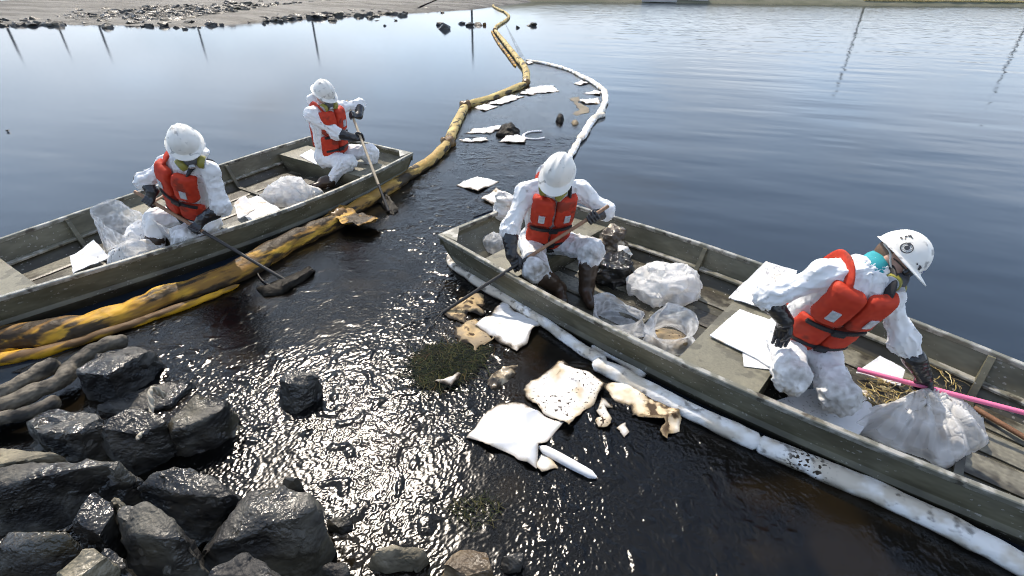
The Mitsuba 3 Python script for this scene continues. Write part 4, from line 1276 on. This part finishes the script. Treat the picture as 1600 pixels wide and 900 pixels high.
def helmet_mesh(c, X, F, U, full):
    """Hard hat: dome with three ridges, brim all round or a front peak."""
    n = 72
    th = np.arange(n) * 2 * np.pi / n
    fx, fy = np.sin(th), np.cos(th)
    brim = (.022 + .016 * np.maximum(fy, 0) ** 3) if full else (.010 + .052 * np.maximum(fy, 0) ** 1.5)
    rings = []

    def dome(phi, k=0.0):
        r, z = np.cos(phi), np.sin(phi)
        x, y = (.112 - k) * r * fx, (.136 - k) * r * fy
        zz = (.128 - k) * z * np.ones(n)
        if k == 0:
            up = np.clip(z * 1.6 - .25, 0, 1)
            zz = zz + up * (.010 * np.exp(-(x / .016) ** 2) + .007 * np.exp(-((np.abs(x) - .045) / .011) ** 2))
        return np.stack([x, y, zz], 1)
    for phi in np.linspace(np.pi / 2 - .02, 0.0, 16):
        rings.append(dome(phi))
    b = rings[-1]
    d = np.stack([fx, fy, 0 * fx], 1)
    drop = -.008 - .012 * np.maximum(fy, 0)
    rings.append(b + d * .006 + A([0, 0, -.004]))
    rings.append(b + d * (brim * .6)[:, None] + np.stack([0 * fx, 0 * fx, drop * .6], 1))
    rings.append(b + d * brim[:, None] + np.stack([0 * fx, 0 * fx, drop], 1))
    rings.append(b + d * brim[:, None] + np.stack([0 * fx, 0 * fx, drop - .005], 1))
    rings.append(b + A([0, 0, -.009]) - d * .003)
    for phi in np.linspace(0.0, np.pi / 2 - .02, 8):
        rings.append(dome(phi, .006))
    m = loft(rings)
    return tm(c + m.vertices @ A([X, F, U]), m.faces)


def dome_patch(c, X, F, U, th, phi, size, kind, seed=0):
    """A thin printed sticker lying on the dome at azimuth th and height phi: a ring with ticks, or a few blots."""
    def on(a, b, k=.0035):
        t, p = th + a / .12, phi + b / .12
        r, z = np.cos(p), np.sin(p)
        x = (.112 + k) * r * np.sin(t)
        return c + X * x + F * (.136 + k) * r * np.cos(t) + U * ((.128 + k) * z)
    out = []
    if kind == 'seal':
        for R0, R1 in ((.82, 1.0), (.0, .42)):
            ring = [[on(q * size * math.cos(a), q * size * math.sin(a), k) for a in np.linspace(0, 2 * np.pi, 25)] for q, k in ((max(R0, .01), .003), (R1, .003))]
            out.append(loft(ring, closed=False))
        for a in np.linspace(0, 2 * np.pi, 14, endpoint=False):
            p = [on(q * size * math.cos(a + d), q * size * math.sin(a + d), .003) for q, d in ((.55, -.08), (.55, .08), (.72, .08), (.72, -.08))]
            out.append(tm(p, [[0, 1, 2], [0, 2, 3]]))
    else:
        r = np.random.default_rng(seed)
        for k in range(6):
            u, v, w, h = r.uniform(-1, 1), r.uniform(-.7, .7), r.uniform(.12, .4), r.uniform(.12, .35)
            p = [on(size * (u + a * w), size * (v + b * h), .003) for a, b in ((-1, -1), (1, -.7), (.8, 1), (-.7, .8))]
            out.append(tm(p, [[0, 1, 2], [0, 2, 3]]))
    return out


def person(label, j, face, head_up, full, boots=True, boot_top=.45, stains=(), pole=None, vest='vest_orange', collar=None, hands=((1, 0), (1, 0)), grip=(None, None), hood=True, seals=()):
    j = {k: A(v, float) for k, v in j.items()}
    t = thing('person', label, 'person')
    hip, sh = j['hip'], j['sh']
    up = unit(sh - hip)
    X = j['sL'] - j['sR']
    X = unit(X - up * (X @ up))
    Fr = np.cross(X, up)
    L = np.linalg.norm(sh - hip)
    Rt = A([X, Fr, up])
    hc = j['head']
    F = unit(face)
    U = unit(A(head_up) - F * (A(head_up) @ F))
    HX = np.cross(F, U)
    Hf = lambda x, y, z: hc + HX * x + F * y + U * z
    RH = A([HX, F, U])
    ax = {}
    gl = {}
    for s, nm in ((-1, 'R'), (1, 'L')):
        a = grip[0 if s < 0 else 1]
        a = (j['top'] - j['W']) if a is None else A(a, float)
        sg, op = hands[0 if s < 0 else 1]
        gl[nm] = hand(j['h' + nm], j['e' + nm], a, sg, open_=op)

    def torso(p, grow=0.0):
        q = (p - hip) @ Rt.T
        tt = np.clip((q[:, 2] - .0) / (L - .06), 0, 1)
        r = .158 + .022 * tt + grow
        z = q[:, 2] - tt * (L - .06)
        return (np.sqrt(q[:, 0] ** 2 + (q[:, 1] / .74) ** 2 + z ** 2) - r) * .82

    hips = {'R': hip - X * .095 + up * .0, 'L': hip + X * .095}
    ank = {k: j.get('f' + k) for k in 'RL'}

    def limbs(g, legs_to=1.0):
        fs = [rc(j['sR'], j['sL'], .066 + g, .066 + g)]
        for k in 'RL':
            fs += [rc(j['s' + k], j['e' + k], .058 + g, .045 + g), rc(j['e' + k], gl[k][1] + gl[k][2] * .075, .045 + g, .030 + g)]
            fs += [rc(hips[k], j['k' + k], .100 + g, .070 + g)]
            a = j['k' + k] + (ank[k] - j['k' + k]) * legs_to
            fs += [rc(j['k' + k], a, .066 + g, (.05 if legs_to > .8 else .062) + g)]
        return fs
    pts = np.vstack([hip, sh, hc] + [j[q + k] for q in 'sekh' for k in 'RL'] + [ank['R'], ank['L']])
    lo, hi = pts.min(0) - .2, pts.max(0) + .2
    neck = rc(Hf(0, -.025, -.05), sh + up * .02, .056, .062)
    skull = union([ell(Hf(0, -.012, .025), (.075, .096, .090), RH), ell(Hf(0, .022, -.035), (.060, .072, .082), RH), ell(Hf(0, .058, -.088), (.028, .026, .022), RH)], .03)
    feats = union([skull, rc(Hf(0, .090, .012), Hf(0, .112, -.024), .009, .015), rc(Hf(-.032, .080, .028), Hf(.032, .080, .028), .012, .012), ell(Hf(.076, -.005, -.005), (.010, .022, .034), RH), ell(Hf(-.076, -.005, -.005), (.010, .022, .034), RH)], .012)
    body = union([feats, neck, lambda p: torso(p, -.035)] + limbs(-.022), .03)
    part(t, 'body', nets(body, lo, hi, .010), 'skin', True)
    # eyes and mouth
    for s in (-1, 1):
        part(t, 'eye', trimesh.creation.icosphere(2, .0125).apply_translation(Hf(s * .031, .083, .008)), 'strap_white', True)
    # coverall
    fs = [lambda p: torso(p, .004)] + limbs(.013, boot_top if boots else 1.0)
    colr = rc(sh - up * .02, sh + (up * .012 if collar else up * .045 + unit(hc - sh) * .02), .092, .088 if collar else .078)
    f = union(fs + [colr], .045)
    m = nets(f, lo, hi, .0105)
    v, nrm = m.vertices, vnormals(m)
    # folds: rings bunched round the limbs near the joints, long vertical drapes on the trunk
    bones = [(j['sR'], j['eR'], 0, 1), (j['eR'], gl['R'][1], 1, .3), (j['sL'], j['eL'], 0, 1), (j['eL'], gl['L'][1], 1, .3), (hips['R'], j['kR'], .6, 1), (j['kR'], ank['R'], 1, .4), (hips['L'], j['kL'], .6, 1), (j['kL'], ank['L'], 1, .4), (hip, sh, .5, .3)]
    best, fold = np.full(len(v), 9.0), np.zeros(len(v))
    wp = v + .04 * np.stack([meshkit.fbm(v * 7 + 5 * k, 2, 4 + k) for k in range(3)], 1)
    for bi, (a, b, wa, wb) in enumerate(bones):
        Lb = np.linalg.norm(b - a)
        d = (b - a) / Lb
        tt = np.clip((v - a) @ d / Lb, 0, 1)
        rr = np.linalg.norm(v - a - (tt * Lb)[:, None] * d, axis=1) - (.09 if bi == 8 else .0)
        e1 = unit(np.cross(d, [.3, .5, .81]))
        e2 = np.cross(d, e1)
        q = wp - a
        ang = np.arctan2(q @ e2, q @ e1)
        ax_ = q @ d
        if bi == 8:
            h = ridged(np.c_[np.cos(ang) * 2.6, np.sin(ang) * 2.6, ax_ * 3.2], 1.0, 40, 2) ** 2.2 * .034
        else:
            tw = ax_ * 15 + .9 * np.sin(ang + bi)
            h = ridged(np.c_[tw, np.cos(ang) * .8, np.sin(ang) * .8 + bi], 1.0, 50 + bi, 1) ** 3 * .024 + ridged(np.c_[ax_ * 6, np.cos(ang) * 1.8, np.sin(ang) * 1.8], 1.0, 60 + bi, 1) ** 3 * .026
            h = h * (.35 + .65 * np.maximum(wa * np.clip(1 - tt * 2.2, 0, 1), wb * np.clip(1 - (1 - tt) * 2.2, 0, 1)))
        kk = np.clip((best - rr) / .05 + .5, 0, 1)
        fold = fold * (1 - kk) + h * kk
        best = np.minimum(best, rr)
    v = v + nrm * (fold - .014 + .012 * (ridged(wp, 4.5, 11, 1) ** 2 - .45))[:, None]
    c = np.repeat(A([[.76, .77, .775]]), len(v), 0)
    st = np.zeros(len(v))
    for (pt, rr, amt) in stains:
        dd = np.clip(1.25 - np.linalg.norm(v - A(pt), axis=1) / rr, 0, 1)
        st = np.maximum(st, amt * np.clip((.55 * meshkit.fbm(v * 11, 4, 21) + .45 * meshkit.fbm(v * A([46, 46, 16]), 3, 22) - .56 + .30 * dd) / .36, 0, 1) * (dd > 0))
    st = np.maximum(st, .6 * np.clip((meshkit.fbm(v * 30 + 3, 3, 33) - .70) / .08, 0, 1))
    tone = A([.17, .15, .12])
    c = c * (1 - st[:, None]) + tone * st[:, None]
    part(t, 'coverall', tm(v, m.faces), 'tyvek', True, color=c)
    if hood:
        m = crumple(sh - Fr * .085 + up * .085, (.105, .075, .075), 71, .028, 11, .011)
        part(t, 'hood', m, 'tyvek', 60 if False else True, color=np.repeat(A([[.76, .77, .775]]), len(m.vertices), 0))
    if collar:
        part(t, 'shirt_collar', nets(rc(sh + up * .062 + unit(hc - sh) * .02, Hf(0, -.035, -.065), .074, .076), sh - .25, sh + .35, .01), collar, True)
    # life vest in torso coordinates: x, distance off the torso, z
    def panel(cx, cd, cz, ex, ed, ez, rad, front=True):
        g = rb((cx, cd, cz), (ex, ed, ez), rad)

        def f(p):
            q = (p - hip) @ Rt.T
            d = g(np.c_[q[:, 0], torso(p), q[:, 2]])
            return np.maximum(d, (.02 - q[:, 1]) if front else (q[:, 1] + .02))
        return f
    def on_torso(x0, x1, z0, z1, d0, d1):
        """A strip lying on the vest front between torso distances d0 and d1."""
        n, k = max(3, int((x1 - x0) / .02) + 1), 3
        xs, zs = np.meshgrid(np.linspace(x0, x1, n), np.linspace(z0, z1, k), indexing='ij')
        lay = []
        for d in (d0, d1):
            a, b = np.zeros(xs.size), np.full(xs.size, .5)
            for _ in range(26):
                y = (a + b) / 2
                far = torso(hip + xs.ravel()[:, None] * X + y[:, None] * Fr + zs.ravel()[:, None] * up) > d
                a, b = np.where(far, a, y), np.where(far, y, b)
            lay.append(hip + xs.ravel()[:, None] * X + y[:, None] * Fr + zs.ravel()[:, None] * up)
        i, jj = np.meshgrid(np.arange(n - 1), np.arange(k - 1), indexing='ij')
        q = np.stack([i * k + jj, (i + 1) * k + jj, (i + 1) * k + jj + 1, i * k + jj + 1], -1).reshape(-1, 4)
        rim = np.r_[np.arange(n) * k, (n - 1) * k + np.arange(1, k), (np.arange(n - 1)[::-1]) * k + k - 1, np.arange(1, k - 1)[::-1]]
        N = n * k
        e = np.stack([rim, np.roll(rim, -1), np.roll(rim, -1) + N, rim + N], -1)
        Q = np.vstack([q[:, ::-1], q + N, e])
        return tm(np.vstack(lay), np.vstack([Q[:, [0, 1, 2]], Q[:, [0, 2, 3]]]))
    blo, bhi = np.minimum(hip, sh) - .34, np.maximum(hip, sh) + .34
    for s in (-1, 1):
        f = union([panel(s * .088, .050, L * .86, .080, .036, .135, .032), panel(s * .092, .045, L * .36, .086, .032, .130, .032)], .010)
        m = nets(f, blo, bhi, .0085)
        v = m.vertices
        v = v + vnormals(m) * (.010 * (meshkit.fbm(v * 9, 3, 5) - .5) + .007 * (ridged(v, 14, 8) - .5))[:, None]
        part(t, 'vest_panel', tm(v, m.faces), vest, True)
        y = Fr * .13
        P = catmull([sh + X * s * .10 + Fr * .155 - up * .09, sh + X * s * .105 + Fr * .10 + up * .055, sh + X * s * .11 + up * .095, sh + X * s * .11 - Fr * .10 + up * .05, sh + X * s * .105 - Fr * .16 - up * .08], 6)
        part(t, 'shoulder_strap', tube(P, .030, 12, 1.25, .45), vest if s < 0 else 'webbing', True)
        part(t, 'reflective_patch', on_torso(s * .10 - .023, s * .10 + .023, L * .80 - .038, L * .80 + .038, .088, .096), 'reflector')
    m = nets(panel(0, .034, L * .56, .145, .028, .21, .03, False), blo, bhi, .012)
    part(t, 'vest_back', m, vest, True)
    for z in (.28, .58):
        part(t, 'webbing_strap', on_torso(-.165, .165, L * z - .013, L * z + .013, .07, .0835), 'webbing')
        part(t, 'buckle', on_torso(-.025, .045, L * z - .021, L * z + .021, .08, .098), 'webbing')
    part(t, 'waist_belt', nets(panel(0, .040, L * .07, .17, .012, .022, .008), blo, bhi, .009), 'webbing', True)
    # gloves
    for k in 'RL':
        part(t, 'glove', gl[k][0], 'glove_black', True)
    if boots:
        for k in 'RL':
            kn, an = j['k' + k], ank[k]
            d = an - kn
            ft = j.get('t' + k, an + unit(A([Fr[0], Fr[1], 0])) * .17)
            f = union([rc(kn + d * boot_top * .9, an + A([0, 0, .06]), .078, .060), rc(an + A([0, 0, .045]), ft + A([0, 0, .035]), .048, .042)], .03)
            m = nets(f, np.minimum(kn, ft) - .15, np.maximum(kn, ft) + .15, .010)
            v = m.vertices
            v = v + vnormals(m) * (.012 * (ridged(v, 12, 9) - .5))[:, None]
            part(t, 'boot', tm(v, m.faces), 'boot_brown', True)
    # respirator
    mk = union([ell(Hf(0, .094, -.052), (.052, .050, .055), RH), rc(Hf(0, .10, -.03), Hf(0, .095, .0), .018, .012)], .02)
    rp = part(t, 'respirator', nets(mk, hc - .2, hc + .2, .007), 'mask_grey', True)
    part(t, 'exhale_valve', rod(Hf(0, .135, -.068), Hf(0, .152, -.076), .022, 16), 'mask_silver', 40)
    for s in (-1, 1):
        d = unit(HX * s * .90 + F * .30 - U * .30)
        b = Hf(s * .044, .094, -.070)
        part(t, 'filter_cartridge', tube(np.linspace(b, b + d * .05, 5), A([.036, .049, .050, .050, .048]), 20), 'filter_yellow', 40)
        part(t, 'filter_face', rod(b + d * .05, b + d * .055, .042, 20), 'mask_silver', 40)
        P = catmull([Hf(s * .045, .085, -.035), Hf(s * .073, .03, -.02), Hf(s * .082, -.02, .02), Hf(s * .06, -.085, .03)], 6)
        part(t, 'head_strap', tube(P, .0075, 8, 1, .5), 'strap_white', True)
    gq = union([rb(Hf(0, .094, .010), (.058, .012, .022), .010, RH)], .01)
    part(t, 'safety_glasses', nets(gq, hc - .18, hc + .18, .006), 'lens_dark', True)
    for s in (-1, 1):
        part(t, 'glasses_arm', tube(A([Hf(s * .058, .09, .012), Hf(s * .078, .03, .014), Hf(s * .080, -.01, .008)]), .003, 6), 'lens_dark', True)
    hr = lambda p: np.maximum(np.maximum(skull(p) - .008, ((p - hc) @ F) + .012), -((p - hc) @ U) - .045)
    part(t, 'hair', nets(hr, hc - .2, hc + .2, .008), 'hair', True)
    ctr = Hf(0, -.005, .045)
    he = part(t, 'helmet', helmet_mesh(ctr, HX, F, U, full), 'helmet_white', 40)
    for k, (th, phi, size, kind, mat) in enumerate(seals):
        for g in dome_patch(ctr, HX, F, U, th, phi, size, kind, k):
            part(he, 'printed_mark', g, mat)
    return t


JC = dict(hip=[.264, 3.863, .30], sh=[.301, 3.621, .849], sR=[.089, 3.599, .828], sL=[.512, 3.642, .838], head=[.317, 3.462, 1.018], eR=[-.025, 3.47, .575], hR=[.035, 3.305, .362], eL=[.715, 3.63, .675],
          hL=[.593, 3.463, .701], kR=[.169, 3.314, .332], kL=[.612, 3.504, .395], fL=[.60, 3.40, .03], fR=[.38, 3.42, .03], W=[-.574, 3.349, -.10], top=[.714, 3.497, .774])
JC['W'] = at(692, 488, .02)
CP = person('person in stained white coverall and orange vest seated in the right boat bow, head bowed', JC, (-.36, -.70, -.60), (.05, -.5, .84), False, True, .30,
            [(JC['kL'], .20, .85), (JC['kR'], .24, .95), ([.25, 3.55, .35], .2, .6)], seals=[(2.4, .55, .02, 'blots', 'sticker_dark')])
JA = dict(hip=[-2.871, 4.169, .32], sh=[-2.671, 3.948, .881], sR=[-2.872, 4.022, .859], sL=[-2.46, 3.884, .859], head=[-2.545, 3.821, 1.071], hR=[-2.881, 3.653, .70], hL=[-2.674, 3.804, .374], eR=[-3.10, 3.98, .72],
          eL=[-2.453, 3.87, .543], W=at(450, 440, .03), kR=[-3.16, 4.02, .36], kL=[-2.80, 3.80, .30], fR=[-3.22, 3.90, .03], fL=[-2.95, 3.72, .03])
JA['hL'] = A([-2.66, 3.79, .39])
JA['top'] = JA['hL'] + unit(JA['hL'] - A(JA['W'])) * .62
JA['hR'] = JA['hL'] + unit(JA['hL'] - A(JA['W'])) * .46
AP = person('person in full-brim white hard hat seated mid left boat, pole reaching over its side', JA, (.42, -.74, -.52), (.2, -.42, .88), True, True, .6,
            [(JA['hL'], .18, .8), (JA['eL'], .12, .5), (JA['kL'], .2, .7)])
HB = [A([-1.818, 5.884, .61]), A([-1.953, 6.135, .787]), A([-2.058, 6.335, .923])]
JB = dict(hip=[-2.269, 6.069, .33], sh=[-2.217, 5.974, .881], sR=[-2.322, 5.80, .87], sL=[-2.10, 6.143, .881], head=[-2.174, 5.921, 1.06], hR=HB[0], hL=HB[1], eR=[-2.07, 5.84, .66],
          eL=[-1.93, 6.384, .871], W=at(607, 330, .03), top=HB[2], kR=[-1.99, 5.80, .33], kL=[-1.80, 6.12, .36], fR=[-2.29, 5.72, .05], fL=[-1.80, 6.13, .05], tR=[-2.36, 5.62, .05])
BP = person('person farthest away, seated in the left boat bow with both hands on a pole', JB, (.72, -.50, -.48), (.3, -.25, .92), True, True, .85,
            [(JB['kR'], .12, .3)], seals=[(-.2, .5, .016, 'blots', 'sticker_dark'), (-1.2, .5, .018, 'blots', 'sticker_red')])
JD = dict(hip=[1.847, 2.554, .30], sh=[1.89, 2.345, .84], sR=[1.711, 2.367, .859], sL=[2.071, 2.326, .754], head=[2.052, 2.369, .945], hR=[1.578, 2.333, .48], hL=[2.474, 2.248, .164], eR=[1.47, 2.40, .68], eL=[2.286, 2.315, .456],
          kR=[1.615, 2.174, .29], kL=[1.858, 2.079, .226], fR=[1.78, 2.36, .05], fL=[2.05, 2.30, .05], W=[2.23, 2.454, .11], top=[2.807, 1.968, .237])
DP = person('person with teal collar leaning over in the right boat, one black glove on knee', JD, (.36, -.84, -.36), (.59, -.10, .80), False, False, .9,
            [(JD['kR'], .18, .75), (JD['kL'], .2, .8), (JD['hR'], .12, .5)], collar='shirt_teal', hands=((1, .7), (1, 0)), grip=([.75, -.6, 0], None), hood=False,
            seals=[(1.75, .62, .030, 'blots', 'sticker_dark'), (1.45, .33, .027, 'seal', 'sticker_dark'), (.55, .12, .022, 'blots', 'sticker_dark'), (.12, .12, .014, 'blots', 'sticker_blue')])

# ------------------------------------------------------------------ tools
def tool(name, label, a, b, r, mat, low=0.0):
    t = thing(name, label, 'tool')
    part(t, 'handle', tube(np.linspace(a + (b - a) * low, b, 12), r, 10), mat, 40)
    if low:
        part(t, 'lower_shaft', tube(np.linspace(a, a + (b - a) * low, 8), r * .95, 10), 'pole_dark', 40)
    return t


def extend(j, k0, k1):
    return A(j['W']), A(j['top'])


tk = tool('dip_net', 'brown wooden pole dipping from the seated right worker into the oil', A(JC['W']), A(JC['top']), .014, 'wood', .52)
hd = catmull(pz((694, 484, .03), (668, 492, .03), (640, 504, .02), (622, 518, .015), (632, 535, .015), (655, 555, .015), (660, 530, .02), (675, 505, .03), (694, 484, .03)), 6)
part(tk, 'net_frame', tube(hd, .0035, 6), 'pole_dark', True)
tk = tool('dip_net', 'slim brown pole reaching from the seated left worker over the yellow boom', A(JA['W']), A(JA['top']), .015, 'wood', .55)
m = refine(hull(np.vstack([pz((402, 452, .01), (412, 464, .01), (440, 460, .01), (470, 442, .01), (494, 424, .01), (484, 418, .01), (450, 432, .01), (420, 446, .01)), pz((412, 450, .05), (445, 446, .06), (484, 424, .05))])), .02)
v = m.vertices
m = tm(v + vnormals(m) * (.028 * (2 * meshkit.fbm(v * 11, 3, 3) - 1) + .016 * (ridged(v, 22, 4) - .4))[:, None], m.faces)
part(tk, 'net_bag', m, 'oily_black', 50, label='oil-black net bag lying on the water')
hd = catmull(pz((400, 410, .02), (405, 432, .02), (425, 446, .02), (455, 436, .02), (488, 420, .02)), 6)
part(tk, 'net_frame', tube(hd, .007, 8), 'pole_dark', True)
tk = tool('dip_net', 'pale wooden pole held upright by the farthest worker with a black net at its foot', A(JB['W']), A(JB['top']), .016, 'wood_pale', .22)
m = refine(hull(pz((588, 300, .03), (597, 296, .06), (606, 306, .08), (621, 326, .03), (616, 336, .01), (606, 332, .01), (592, 314, .03))), .03)
v = m.vertices
m = tm(v + vnormals(m) * (.04 * (2 * meshkit.fbm(v * 11, 3, 6) - 1) + .02 * (ridged(v, 20, 4) - .4))[:, None], m.faces)
part(tk, 'net_bag', m, 'oily_black', 50, label='black oily net bag at the waterline')
a, b = A(JD['W']), A(JD['top'])
tk = tool('rake', 'rake with a bright pink handle lying in the right boat under the leaning worker', a, b + (b - a) * .35, .015, 'pink')
single('stick', 'short plain wooden stick behind the open clear bag of the left boat', 'stick', rod(at(264, 301, .40), at(232, 320, .40), .012), 'wood', 40)
